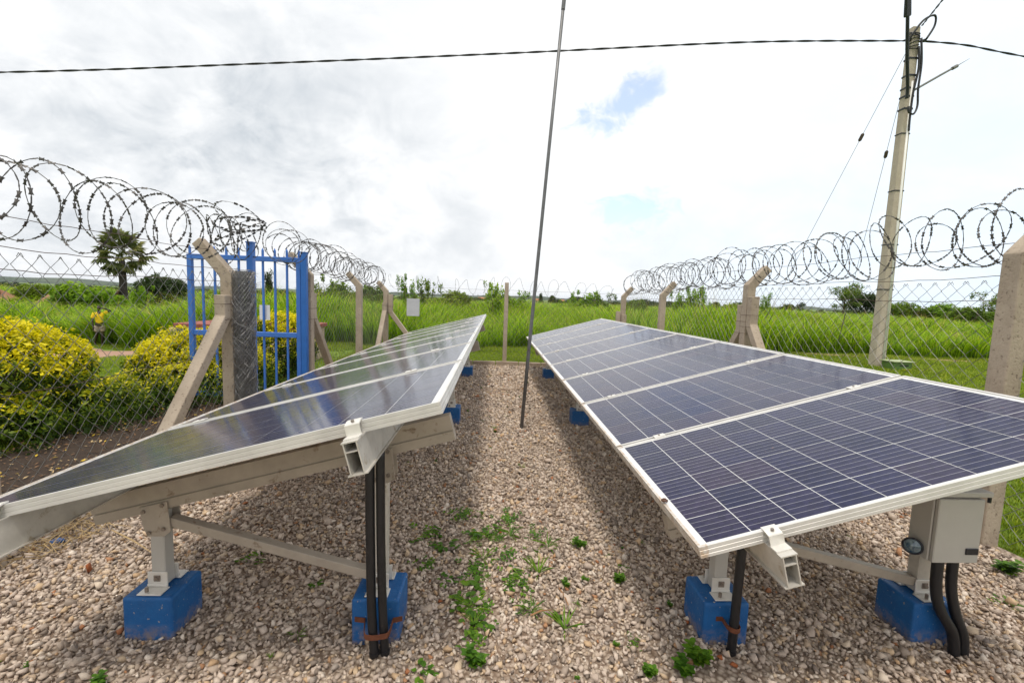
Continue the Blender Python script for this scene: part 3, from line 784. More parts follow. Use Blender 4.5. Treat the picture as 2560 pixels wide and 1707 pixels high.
def fence_post(parent, org, x, y, h, wdt, out, arm=.30, struts=(), lean=(0, 0), tilt=.72):
    """bent concrete post: upright + outward arm in one piece; struts are posts leaning against it"""
    mb = MB(); hw = wdt/2; o2 = Vector((*out, 0)); sdv = o2.cross(Vector((0, 0, 1))).normalized()
    b = Vector((x, y, -.25)); k = Vector((x+lean[0], y+lean[1], h))
    def sect(c, off, w2=1): return [c-sdv*hw*w2-off*hw*w2, c+sdv*hw*w2-off*hw*w2, c+sdv*hw*w2+off*hw*w2, c-sdv*hw*w2+off*hw*w2]
    if arm > 0:
        ad = (o2*math.sin(tilt)+Vector((0, 0, math.cos(tilt)))).normalized(); an = (o2*math.cos(tilt)-Vector((0, 0, math.sin(tilt))))
        mid = (o2+an).normalized()*1.05
        mb.add(sect(b, o2)+sect(k, mid)+sect(k+ad*arm, an, .88),
               [(3, 2, 1, 0), (0, 1, 5, 4), (1, 2, 6, 5), (2, 3, 7, 6), (3, 0, 4, 7), (4, 5, 9, 8), (5, 6, 10, 9), (6, 7, 11, 10), (7, 4, 8, 11), (8, 9, 10, 11)])
    else:
        mb.add(sect(b, o2)+sect(k, o2, .97), [(3, 2, 1, 0), (0, 1, 5, 4), (1, 2, 6, 5), (2, 3, 7, 6), (3, 0, 4, 7), (4, 5, 6, 7)])
    p_ = mb.build('post', 'concrete', parent, org, bevel=.008, segs=2)
    for (dv_, zt_, zk_, rc_) in struts:
        strut_pts(x, y, dv_, wdt, zt_, zk_, rc_).build('strut', 'concrete', p_, org, bevel=.008, segs=2)
        tb = MB()
        for zz in (zk_+.12, zk_-.02):
            cx_ = Vector((x, y, zz))+Vector((*dv_, 0))*wdt*.5; a_ = Vector((*dv_, 0)); s_ = a_.cross(Vector((0, 0, 1)))
            ring = [cx_+a_*wdt*1.02*p_a+s_*wdt*.53*p_b for p_a, p_b in ((-1, -1), (1, -1), (1, 1), (-1, 1), (-1, -1))]
            tb.tube(ring, .0022, 4)
        tb.build('tie_wire', 'strand', p_, org)
    return p_
def chain_mesh(path, ztop, zbot=.03, wdt=.11, hh=.11, r=.0016):
    """woven diamond mesh: zigzag strands along a polyline path"""
    V = []; F = []
    P = [Vector((*p, 0)) for p in path]; segl = [(b-a).length for a, b in zip(P[:-1], P[1:])]; tot = sum(segl)
    def at(s):
        s = max(0, min(tot, s))
        for a, b, l in zip(P[:-1], P[1:], segl):
            if s <= l: return a+(b-a)*(s/l if l else 0), (b-a).normalized()
            s -= l
        return P[-1], (P[-1]-P[-2]).normalized()
    ns = int(tot/(wdt/2)); nk = int((ztop-zbot)/(hh/2))
    rg = np.random.default_rng(5)
    bulge = rg.normal(0, 1, 40)
    base = 0; vs = []; fs = []
    for j in range(ns):
        line = []
        for k in range(nk+1):
            even = (k % 2 == 0)
            s = (j+(0 if even == (j % 2 == 0) else 1))*wdt/2
            sag = .010*math.sin(s*1.9+k*.13)+.006*math.sin(s*5.3+k*.4)
            c, d = at(s); nrm_ = Vector((-d.y, d.x, 0))
            z = ztop-(nk-k)*hh/2 + .012*math.sin(s*1.1)
            line.append(c+nrm_*(sag+(.0022 if (k+j) % 2 else -.0022))+Vector((0, 0, z))+d*.004*math.sin(k*1.7+j))
        # knuckle at the top
        c, d = at((j+.5)*wdt/2)
        tipd = 1 if (line[-1]-line[-2]).dot(d) > 0 else -1
        line.append(line[-1]+d*tipd*.006+Vector((0, 0, .010))); line.append(line[-1]+d*tipd*.012-Vector((0, 0, .022)))
        for i in range(len(line)-1):
            a, b = line[i], line[i+1]; dd = (b-a).normalized(); s1 = dd.cross(nrm_).normalized()
            for q in (a, b):
                vs.append(q+nrm_*r*1.15); vs.append(q-nrm_*r*.6+s1*r); vs.append(q-nrm_*r*.6-s1*r)
            fs += [(base, base+1, base+4, base+3), (base+1, base+2, base+5, base+4), (base+2, base, base+3, base+5)]
            base += 6
    mb = MB(); mb.v = [tuple(v) for v in vs]; mb.f = fs
    return mb
def strands(path, zs, r=.0022, sag=.012, off=0.0):
    mb = MB()
    for zi, z in enumerate(zs):
        pts = []
        for si, (a, b) in enumerate(zip(path[:-1], path[1:])):
            for i in range(8):
                t = i/8; pts.append((a[0]+(b[0]-a[0])*t, a[1]+(b[1]-a[1])*t+0*off, z-sag*math.sin(math.pi*t)*(1+.5*math.sin(si*3+zi))+.004*math.sin(i*2.3+zi+si)))
        pts.append((*path[-1], z)); mb.tube(pts, r, 4)
    return mb
# left fence, section in front of the gate
OUTL = (-1, 0); OUTR = (1, 0)
fl = empty('chain_link_fence', (FLx(2.3), 2.3, 0)); ol = fl.location.copy()
fence_post(fl, ol, FLx(2.25)-.02, 2.235, 1.60, .11, OUTL)
fence_post(fl, ol, FLx(4.27), 4.27, 1.60, .105, OUTL, arm=.40, struts=(((0, -1), 1.42, 1.22, 1.15),))
fence_post(fl, ol, FLx(-.2), -.2, 1.60, .11, OUTL)
pathL1 = [(FLx(y), y) for y in (-.2, 1.2, 2.31, 3.3, 4.27)]
pathL1o = [(x-.062, y) for x, y in pathL1]
chain_mesh(pathL1o, 1.62).build('chain_link_mesh', 'galv', fl, ol)
strands([(x-.066, y) for x, y in pathL1], (.28, .88, 1.545, 1.66)).build('line_wires', 'strand', fl, ol)
strands([(x-.15, y) for x, y in pathL1], (1.83,)).build('top_wire', 'strand', fl, ol)
tag(fl, 'chain link fence on bent concrete posts in front of the yellow hedges', 'fence')
# left fence beyond the gate
f2 = empty('chain_link_fence', (FLx(5.95), 5.95, 0)); o2_ = f2.location.copy()
fence_post(f2, o2_, FLx(5.97), 5.97, 1.68, .10, OUTL, arm=.36, struts=(((0, 1), 1.46, 1.14, 1.05),))
fence_post(f2, o2_, FLx(8.0), 8.0, 1.60, .10, OUTL, arm=.30)
fence_post(f2, o2_, FLx(BY), BY, 1.54, .10, OUTL, arm=.26, struts=(((0, -1), 1.30, 1.12, .95), ((1, 0), 1.48, 1.10, .90)))
pathL2 = [(FLx(y)-.06, y) for y in (5.97, 7, 8.0, 9, BY)]
chain_mesh(pathL2, 1.56).build('chain_link_mesh', 'galv', f2, o2_)
strands([(x-.004, y) for x, y in pathL2], (.28, .95, 1.46, 1.60)).build('line_wires', 'strand', f2, o2_)
tag(f2, 'chain link fence with bent concrete posts between blue gate and back corner', 'fence')
# back fence
f3 = empty('chain_link_fence', (.26, BY, 0)); o3_ = f3.location.copy()
fence_post(f3, o3_, .262, BY, 1.82, .088, (0, 1), arm=0)
pathB = [(FLx(BY)+.05, BY+.055), (-1.1, BY+.055), (.262, BY+.055), (1.5, BY+.055), (FRx(BY)-.05, BY+.055)]
chain_mesh(pathB, 1.52).build('chain_link_mesh', 'galv', f3, o3_)
strands(pathB, (.95, 1.44, 1.52, 1.66), .0018).build('line_wires', 'strand', f3, o3_)
tag(f3, 'back chain link fence with one straight concrete post', 'fence')
# right fence
f4 = empty('chain_link_fence', (FRx(2.64), 2.64, 0)); o4_ = f4.location.copy()
fence_post(f4, o4_, FRx(-.2), -.2, 1.8, .125, OUTR)
fence_post(f4, o4_, FRx(2.66)+.03, 2.66, 1.84, .112, OUTR, arm=.32)
fence_post(f4, o4_, FRx(5.3), 5.3, 1.72, .105, OUTR, arm=.30, struts=(((0, -1), 1.60, 1.26, 1.0), ((0, 1), 1.50, 1.18, 1.0)))
fence_post(f4, o4_, FRx(7.75), 7.75, 1.62, .10, OUTR, arm=.30)
fence_post(f4, o4_, FRx(BY), BY, 1.60, .10, OUTR, arm=.27, struts=(((-1, 0), 1.28, .90, .7), ((0, -1), 1.22, .90, .7)))
pathR = [(FRx(y)+.07, y) for y in (-.2, 1.2, 2.66, 4, 5.3, 6.5, 7.75, 8.8, BY)]
chain_mesh(pathR, 1.70).build('chain_link_mesh', 'galv', f4, o4_)
strands([(x+.004, y) for x, y in pathR], (.30, .96, 1.58, 1.735)).build('line_wires', 'strand', f4, o4_)
strands([(x+.14, y) for x, y in pathR], (1.96,)).build('top_wire', 'strand', f4, o4_)
tag(f4, 'right chain link fence on bent concrete posts beside the lawn', 'fence')

def razor(name, path, zc, rad, pitch, label, r=.0023, barbs=True, seed=1, bsp=.052, org=None, blen=.032, spin=1, flat=1.0):
    """coiled razor wire: helix along a path with short flat barbed plates"""
    rg = np.random.default_rng(seed)
    P = [Vector(p) for p in path]; segl = [(b-a).length for a, b in zip(P[:-1], P[1:])]; tot = sum(segl)
    def at(s):
        s = max(0, min(tot-1e-6, s))
        for a, b, l in zip(P[:-1], P[1:], segl):
            if s <= l: return a+(b-a)*(s/l), (b-a).normalized()
            s -= l
        return P[-1], (P[-1]-P[-2]).normalized()
    loops = int(tot/pitch); pts = []
    npl = 30
    jr = rg.normal(0, .09, loops+2); jt = rg.normal(0, .26, loops+2); jo = rg.normal(0, .034, (loops+2, 2)); js = rg.normal(0, .2, loops+2)
    for i in range(loops*npl+1):
        q = i/npl; k = int(q); fr = q-k; f = fr*fr*(3-2*fr)
        lerp = lambda A: A[k]*(1-f)+A[k+1]*f
        s = (q+lerp(js))*pitch; c, d = at(s); nrm_ = Vector((-d.y, d.x, 0)); ang = 2*math.pi*q*spin+.6
        rr = rad*(1+lerp(jr)); o_ = jo[k]*(1-f)+jo[k+1]*f
        lean_ = lerp(jt)+.30*math.sin(math.pi*q)
        p_ = c+nrm_*(math.cos(ang)*rr*flat+o_[0])+Vector((0, 0, zc(s/tot)+math.sin(ang)*rr+o_[1]))+d*(math.cos(ang+.9)*lean_*rr)
        pts.append(p_)
    root = empty(name, org or P[0])
    MB().tube(pts, r, 5).build('core_wire', 'razor', root, root.location)
    if barbs:
        mb = MB(); acc = 0
        for a, b in zip(pts[:-1], pts[1:]):
            l = (b-a).length; acc += l
            if acc > bsp:
                acc -= bsp; d = (b-a).normalized(); sv = d.cross(Vector(rg.normal(0, 1, 3))).normalized(); m_ = (a+b)/2
                u_ = d.cross(sv); h = blen/2; wv = blen*.31
                for w_ in (sv, ):
                    mb.add([m_-d*h+w_*wv, m_-d*h*.25+w_*wv*.62, m_+d*h*.25+w_*wv*.62, m_+d*h+w_*wv, m_+d*h-w_*wv, m_+d*h*.25-w_*wv*.62, m_-d*h*.25-w_*wv*.62, m_-d*h-w_*wv,
                            m_+u_*.0035, m_-u_*.0035],
                           [(0, 1, 8), (1, 2, 8), (2, 3, 8), (3, 4, 8), (4, 5, 8), (5, 6, 8), (6, 7, 8), (7, 0, 8), (1, 0, 9), (2, 1, 9), (3, 2, 9), (4, 3, 9), (5, 4, 9), (6, 5, 9), (7, 6, 9), (0, 7, 9)])
        tag(mb.build('barbs', 'razor', root, root.location), kind='stuff')
    return tag(root, label, 'razor wire', 'razor wire along the fence tops')
razor('razor_wire', [(FLx(y)-.13, y, 0) for y in (.4, 2.3, 4.35)], lambda s: 2.00-.09*s, .222, .145, 'nearest left razor wire coil, ending at the wrapped gate post', seed=3, bsp=.056, blen=.036)
razor('razor_wire', [(FLx(y)-.13, y, 0) for y in (5.35, 6, 8, BY-.1)], lambda s: 2.0-.20*s, .20, .115, 'dense razor wire coil on the fence between blue gate and back corner', seed=4)
razor('razor_wire', [(x, y+.02, 0) for x, y in pathB], lambda s: 1.735, .165, .275, 'thin sparse razor wire coil along the back fence', r=.0022, seed=5, bsp=.07, blen=.02)
razor('razor_wire', [(FRx(y)+.14, y, 0) for y in (.4, 2.66, 5.3, 7.75, BY-.05)], lambda s: 2.05-.16*s, .21, .122, 'long razor wire coil on the right fence in front of the pole', seed=6)
# tangled roll end above the gate post
bun = razor('razor_wire_bundle', [(FLx(4.3)-.16, 4.28, 0), (FLx(4.55)+.05, 4.62, 0)], lambda s: 1.98, .19, .055, 'bunched end of razor wire heaped above the wrapped gate post', seed=8)
rg = np.random.default_rng(21); pts = []
for i in range(5*28):
    t = i/28*2*math.pi; k = i/140
    pts.append(Vector((FLx(4.5)+.0+.215*math.cos(t)*(1+.05*math.sin(t*.37)), 4.47+.20*math.sin(t), 1.97+.20*k+(.07+.05*math.sin(i*.05))*math.sin(t+.6+k*3)+.03*math.sin(t*.5))))
MB().tube(pts, .0019, 5).build('core_wire', 'razor', bun, bun.location)
mb = MB(); acc = 0
for a, b in zip(pts[:-1], pts[1:]):
    acc += (b-a).length
    if acc > .056:
        acc -= .056; d = (b-a).normalized(); sv = d.cross(Vector(rg.normal(0, 1, 3))).normalized(); m_ = (a+b)/2
        mb.add([m_-d*.016+sv*.010, m_+d*.016+sv*.010, m_+d*.016-sv*.010, m_-d*.016-sv*.010, m_+d.cross(sv)*.003], [(0, 1, 4), (1, 2, 4), (2, 3, 4), (3, 0, 4)])
tag(mb.build('barbs', 'razor', bun, bun.location), kind='stuff')

# rolled-up mesh wound round the posts at the gate
rr_ = empty('chain_link_roll', (FLx(4.34)+.078, 4.34, 0)); ro = rr_.location.copy()
rg = np.random.default_rng(31); mb = MB()
for i in range(120):
    a0 = rg.uniform(0, 6.28); rad = .045+.07*rg.random()**.6; z0_ = rg.uniform(.02, 1.2); ln = rg.uniform(.3, .75); tw = rg.choice([-1, 1])*rg.uniform(2.0, 6.5)
    pts = []
    kk = 12
    for k in range(kk+1):
        a = a0+tw*k/kk; r_ = rad*(1+.16*(k % 2)); z = min(1.66, z0_+ln*k/kk)
        pts.append((ro.x+math.cos(a)*r_*.95, ro.y+math.sin(a)*r_*1.15, z))
    mb.tube(pts, .0019, 3, False)
for i in range(170):
    a = rg.uniform(0, 6.28); z = rg.uniform(.1, 1.66); r0 = .09; r1 = rg.uniform(.115, .165)
    mb.tube([(ro.x+math.cos(a)*r0, ro.y+math.sin(a)*r0*1.2, z), (ro.x+math.cos(a+.3)*r1, ro.y+math.sin(a+.3)*r1*1.2, z+rg.uniform(-.05, .06))], .0016, 3, False)
mb.build('loose_wires', 'galv_light', rr_, ro)
mb = MB()
for lay, rd in ((0, .05), (1, .074), (2, .094), (3, .108)):
    for dirn in (-1, 1):
        for s in range(22):
            pts = []
            for k in range(27):
                z = .02+k*.0625; a = 2*math.pi*s/22+dirn*k*.42+lay*.2
                wob = 1+.06*math.sin(k*1.3+s*2.1+lay)
                pts.append((ro.x+math.cos(a)*rd*.92*wob, ro.y+math.sin(a)*rd*1.15*wob, z))
            mb.tube(pts, .0023, 3, False)
mb.build('wound_mesh', 'galv_light', rr_, ro)
tag(rr_, 'grey roll of chain link wound around the gate post', 'wire roll')

# ------------------------------------------------------------------ gate
gp = empty('gate_post', (FLx(4.64), 4.64, 0)); c_ = (FLx(4.64), 4.64, 0)
MB().box((c_[0], c_[1], .91), (.062, .062, 2.06)).build('tube', 'blue_gate', gp, c_, bevel=.004)
MB().box((c_[0], c_[1], 1.945), (.070, .070, .012)).build('cap', 'blue_gate', gp, c_)
tag(gp, 'blue steel gate post half hidden by the wire roll', 'gate post', 'blue gate posts')
gh = empty('gate_post', (FLx(5.84), 5.84, 0)); c_ = (FLx(5.84), 5.84, 0)
MB().box((c_[0], c_[1], .92), (.068, .068, 2.08)).build('tube', 'blue_post', gh, c_, bevel=.004)
MB().box((c_[0], c_[1], 1.965), (.076, .076, .012)).build('cap', 'blue_post', gh, c_)
for z in (.30, 1.80): MB().tube([(c_[0]-.045, c_[1]-.02, z-.05), (c_[0]-.045, c_[1]-.02, z+.05)], .014, 8).build('hinge', 'blue_post', gh, c_)
tag(gh, 'blue steel hinge post that carries the open gate', 'gate post', 'blue gate posts')
GX1, GX0, GY = FLx(5.84)-.075, FLx(5.84)-1.42, 5.86
gt = empty('steel_gate', (GX1, GY, 0)); c_ = (GX1, GY, 0)
def gx(f): return GX1+(GX0-GX1)*f
for f in (0, 1): MB().box((gx(f), GY, .985), (.056, .056, 1.82)).build('stile', 'blue_gate', gt, c_, bevel=.004)
for z in (1.868, .91, .12): MB().box(((GX0+GX1)/2, GY, z), (GX1-GX0-.056, .048, .062)).build('rail', 'blue_gate', gt, c_, bevel=.004)
for k in range(10):
    f = k/9; x = gx(f); mb = MB()
    z1 = 1.975
    if k in (0, 9): mb.box((x, GY, 1.93), (.022, .022, .10))
    else: mb.box((x, GY, (.06+z1)/2), (.022, .022, z1-.06))
    mb.add([(x-.011, GY-.011, z1), (x+.011, GY-.011, z1), (x+.011, GY+.011, z1), (x-.011, GY+.011, z1), (x, GY, z1+.035)], [(0, 1, 4), (1, 2, 4), (2, 3, 4), (3, 0, 4)])
    mb.build('picket' if 0 < k < 9 else 'spike', 'blue_gate', gt, c_)
MB().box((gx(.62), GY-.035, 1.18), (.02, .03, .16)).build('latch', 'blue_gate', gt, c_)
tag(gt, 'open blue steel bar gate with pointed pickets', 'gate')
ns = MB().box((gx(.335), GY+.03, 1.19), (.13, .004, .19)).build('notice_sheet', 'white_sheet')
tag(ns, 'small white sheet tied to the bars of the blue gate', 'notice')
# grey sheet on the back fence
pb = empty('notice_plate', (-1.755, BY+.02, 1.03))
MB().box((-1.755, BY+.030, 1.215), (.275, .006, .375)).build('plate', 'sheet', pb, (-1.755, BY+.02, 1.03), bevel=.002)
for sx in (-.12, .12): MB().tube([(-1.755+sx, BY+.02, 1.37), (-1.755+sx, BY+.06, 1.375)], .004, 5).build('tie', 'strand', pb, (-1.755, BY+.02, 1.03))
tag(pb, 'blank grey metal plate hung on the back fence', 'plate')

# kerb behind the gravel
kb = empty('edging_kerb', (.2, BY-.03, 0)); c_ = (.2, BY-.03, 0)
x = FLx(BY)-.1
while x < FRx(BY):
    ln = .50
    if not (.21 < x < .24):
        MB().box((x+ln/2, BY-.045+random.uniform(-.006, .006), .035+random.uniform(-.006, .006)), (ln-.014, .075, .13), Matrix.Rotation(random.uniform(-.012, .012), 3, 'Z')).build('kerb_block', 'kerbstone', kb, c_, bevel=.007)
    x += ln
tag(kb, 'low brown kerb of concrete blocks edging the gravel at the back', 'kerb')
sp_ = MB().bar((FRx(9.8)+.22, 10.6, -.2), (FRx(9.8)+.23, 10.6, 1.22), .11, .09, (0, 1, 0)).build('concrete_stub', 'concrete', bevel=.008)
tag(sp_, 'short grey concrete stub standing outside the far right corner', 'concrete stub')

# ------------------------------------------------------------------ utility pole
ub = (10.2, 11.4, 0); up_ = empty('utility_pole', ub)
MB().bar((10.2, 11.4, -.4), (10.2, 11.4, 8.5), .285, .24, (0, 1, 0), .185, .16).build('shaft', 'concrete_pole', up_, ub, bevel=.015, segs=2)
MB().tube([(10.255, 11.265, .05), (10.225, 11.31, 7.2)], [.032, .024], 8).build('white_conduit', 'pvc', up_, ub, smooth=True)
for z in (2.05, 3.2, 4.55, 5.95, 6.55, 6.85, 7.05, 7.35, 7.75):
    f = (z+.4)/8.9; wx = .285+(.185-.285)*f+.012; wy = .24+(.16-.24)*f+.012
    mb = MB(); hh = .014 if z < 6 else .022
    for sx in (-1, 1): mb.box((10.2+sx*wx/2, 11.4, z), (.006, wy, hh*2)); mb.box((10.2, 11.4+sx*wy/2, z), (wx+.006, .006, hh*2))
    mb.build('steel_band', 'darksteel', up_, ub)
MB().tube(spline([(10.07, 11.25, 6.75), (10.01, 11.19, 7.0), (9.73, 11.0, 7.7), (9.47, 10.81, 8.45)], 6), [.036]*19, 10).build('lamp_arm', 'darksteel', up_, ub, smooth=True)
mb = MB().bar((9.49, 10.83, 8.38), (9.18, 10.58, 9.25), .17, .08, (0, -1, .3), .12, .06); mb.build('lamp_head', 'darksteel', up_, ub, bevel=.02)
MB().tube([(10.28, 11.36, 6.98), (11.0, 11.4, 7.42), (11.35, 11.4, 7.63)], [.026, .026, .024], 8).build('side_rod', 'galv', up_, ub)
MB().tube([(11.30, 11.4, 7.60), (11.42, 11.4, 7.67)], .042, 8).build('rod_joint', 'galv', up_, ub)
MB().tube([(11.35, 11.4, 7.63), (11.72, 11.4, 7.86)], [.014, .004], 6).build('rod_tip', 'galv', up_, ub)
# cable dead-ends, loops and clamps at the head
hd = MB(); rg = np.random.default_rng(77)
for i in range(7):
    z = 8.0+.06*i; ring = [(10.2+.13*math.cos(t), 11.4+.12*math.sin(t), z+.04*math.sin(t+i)) for t in np.linspace(0, 6.28, 13)]
    hd.tube(ring, .012, 5, False)
hd.build('binding_wires', 'darksteel', up_, ub)
for pts in ([(9.98, 11.3, 8.10), (10.05, 11.22, 8.30), (10.25, 11.2, 8.58), (10.55, 11.25, 8.72), (10.62, 11.3, 8.52), (10.45, 11.3, 8.20)],
            [(10.3, 11.28, 8.2), (10.35, 11.25, 7.6), (10.33, 11.24, 7.0), (10.36, 11.24, 6.6), (10.25, 11.2, 6.38), (10.12, 11.2, 6.42), (10.10, 11.2, 6.55)],
            [(10.25, 11.27, 8.0), (10.30, 11.26, 7.5), (10.24, 11.27, 6.9), (10.23, 11.27, 6.3), (10.24, 11.27, 6.0)]):
    MB().tube(spline(pts, 6), .024, 6).build('jumper_cable', 'cable', up_, ub, smooth=True)
for px_ in (10.02, 10.42): MB().tube([(px_-.10, 11.36, 8.16), (px_+.06, 11.36, 8.2)], [.02, .045], 8).build('anchor_clamp', 'darksteel', up_, ub)
tag(up_, 'tall tapering concrete utility pole with lamp arm outside the right fence', 'utility pole')
def twisted(name, pts, label, r=.0125, hr=.012, turn=1.1):
    P = spline(pts, 24); tot = sum((b-a).length for a, b in zip(P[:-1], P[1:]))
    n_ = max(60, int(tot/.09)); root = empty(name, P[0])
    # resample
    cum = [0]
    for a, b in zip(P[:-1], P[1:]): cum.append(cum[-1]+(b-a).length)
    cum = np.array(cum); A = np.array([list(p) for p in P]); s = np.linspace(0, tot, n_)
    R_ = np.stack([np.interp(s, cum, A[:, i]) for i in range(3)], -1)
    for k in range(2):
        q = []
        for i in range(n_):
            d = Vector(R_[min(i+1, n_-1)]-R_[max(i-1, 0)]).normalized(); a = d.cross(Vector((0, 0, 1))).normalized(); b = a.cross(d)
            t = s[i]*2*math.pi/turn+k*math.pi+.4*math.sin(s[i]*.7); q.append(Vector(R_[i])+(a*math.cos(t)+b*math.sin(t))*hr)
        MB().tube(q, r, 6).build('conductor', 'cable', root, root.location, smooth=True)
    return tag(root, label, 'cable', 'overhead cables at the pole')
twisted('overhead_cable', [(9.95, 11.36, 8.16), (6, 11.4, 7.93), (.24, 11.4, 7.36), (-5.7, 11.4, 6.80), (-11.6, 11.4, 6.29), (-22, 11.4, 5.6)], 'black twisted cable spanning the whole sky left of the pole')
twisted('overhead_cable', [(10.45, 11.36, 8.18), (11.6, 11.4, 8.17), (13.14, 11.4, 7.99), (18, 11.4, 7.5), (26, 11.4, 7.0)], 'black twisted cable running from the pole to the right edge')
twisted('overhead_cable', [(10.3, 11.3, 8.5), (8.6, 9.0, 7.62), (5.2, 4.2, 6.0), (-2, -6, 3.6)], 'dark cable rising from the pole head towards the top edge', r=.010, hr=.010)
def stay(p0, p1, frac, label):
    p0 = Vector(p0); p1 = Vector(p1); root = empty('stay_wire', p1)
    m0 = p0.lerp(p1, frac-.006); m1 = p0.lerp(p1, frac+.006)
    MB().tube([p0, m0], .006, 5).build('upper_wire', 'galv', root, p1); MB().tube([m1, p1], .006, 5).build('lower_wire', 'galv', root, p1)
    d = (p1-p0).normalized()
    MB().tube([m0-d*.05, m0-d*.02, m1+d*.02, m1+d*.05], [.02, .042, .042, .02], 8).build('insulator', 'trunk', root, p1)
    MB().tube([p1-d*1.6, p1], .014, 6).build('anchor_rod', 'galv', root, p1)
    tag(root, label, 'stay wire', 'stay wires of the pole')
stay((10.13, 11.42, 8.05), (8.75, 14.9, -.02), .235, 'thin stay wire reaching farther left from the pole head')
stay((10.13, 11.45, 7.15), (11.9, 15.0, -.02), .20, 'thin steep stay wire close beside the pole')
# green box by the pole
gb = empty('green_box', (10.24, 10.85, 0)); c_ = (10.24, 10.85, 0)
MB().box((10.24, 10.85, .10), (.48, .36, .26)).build('body', 'greenbox', gb, c_, bevel=.01)
MB().box((10.24, 10.85, .243), (.55, .43, .028)).build('lid', 'greenlid', gb, c_, bevel=.006)
MB().box((10.27, 10.667, .15), (.22, .01, .03)).build('slot', 'blackplastic', gb, c_)
MB().box((10.34, 10.664, .05), (.24, .014, .04)).build('yellow_edge', 'yellowedge', gb, c_)
tag(gb, 'low green plastic box with pale lid beside the pole foot', 'box')

# low tank behind the gate
tk = empty('masonry_plinth', (-5.1, 9.6, 0)); c_ = (-5.1, 9.6, 0)
MB().box((-5.05, 9.6, .20), (2.42, 1.5, 1.0)).build('wall', 'cream', tk, c_, bevel=.03, segs=2)
MB().box((-4.97, 9.6, .745), (2.36, 1.55, .085)).build('slab', 'redslab', tk, c_, bevel=.01)
tag(tk, 'low cream masonry plinth with a red slab on top behind the gate', 'plinth')

# ------------------------------------------------------------------ foliage generators
def leaf_cloud(blobs, count, size, seed, flat=.5, up_bias=.35, core=.25, ylw=None, shape='diamond'):
    """leaves in the volume of blobs [(cx,cy,cz,rx,ry,rz)], returned as V,F,tint"""
    rg = np.random.default_rng(seed); B = np.array(blobs, float)
    vol = B[:, 3]*B[:, 4]*B[:, 5]; k = rg.choice(len(B), count, p=vol**.72/np.sum(vol**.72))
    d = rg.normal(0, 1, (count, 3)); d /= np.linalg.norm(d, axis=1)[:, None]
    rad = np.where(rg.random(count) < core, rg.uniform(.35, .8, count), rg.uniform(.82, 1.06, count))
    lump = 1+.10*np.sin(d[:, 0]*5+k)+.10*np.sin(d[:, 1]*6+k*2)+.08*np.sin(d[:, 2]*7+k*3)
    P = B[k, :3]+d*B[k, 3:]*(rad*lump)[:, None]
    nrm_ = d*.8+rg.normal(0, .7, (count, 3)); nrm_[:, 2] += up_bias; nrm_ /= np.linalg.norm(nrm_, axis=1)[:, None]
    a = np.cross(nrm_, rg.normal(0, 1, (count, 3))); a /= np.linalg.norm(a, axis=1)[:, None]; b = np.cross(nrm_, a)
    s = size*np.exp(rg.normal(0, .28, count))[:, None]
    v0 = P-a*s; v1 = P+b*s*flat-a*s*.1; v2 = P+a*s-nrm_*s*.25; v3 = P-b*s*flat-a*s*.1
    V = np.stack([v0, v1, v2, v3], 1).reshape(-1, 3); F = np.arange(count*4).reshape(-1, 4)
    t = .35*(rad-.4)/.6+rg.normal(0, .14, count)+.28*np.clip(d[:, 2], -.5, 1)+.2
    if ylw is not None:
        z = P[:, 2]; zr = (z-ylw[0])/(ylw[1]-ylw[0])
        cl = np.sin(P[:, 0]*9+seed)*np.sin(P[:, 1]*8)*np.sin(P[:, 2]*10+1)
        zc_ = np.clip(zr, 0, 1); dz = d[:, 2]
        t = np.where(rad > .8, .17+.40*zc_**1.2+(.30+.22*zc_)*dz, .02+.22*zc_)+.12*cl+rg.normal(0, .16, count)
    return V, F, np.repeat(np.clip(t, 0, 1), 4)
def cat(parts):
    Vs, Fs, Ts = [], [], []; b = 0
    for V, F, T in parts: Vs.append(V); Fs.append(F+b); Ts.append(T); b += len(V)
    return np.concatenate(Vs), np.concatenate(Fs), np.concatenate(Ts)
def lumpy(cx, cy, cz, rx, ry, rz, n, seed, sub=.42):
    rg = np.random.default_rng(seed); out = []
    for i in range(n):
        d = rg.normal(0, 1, 3); d /= np.linalg.norm(d); d[2] = d[2] if (n > 60 and d[2] > -.8) else abs(d[2])*.9-.25
        s = sub*rg.uniform(.7, 1.25)
        out.append((cx+d[0]*rx*(1-s*.8), cy+d[1]*ry*(1-s*.8), cz+d[2]*rz*(1-s*.8), rx*s, ry*s, rz*s))
    return out
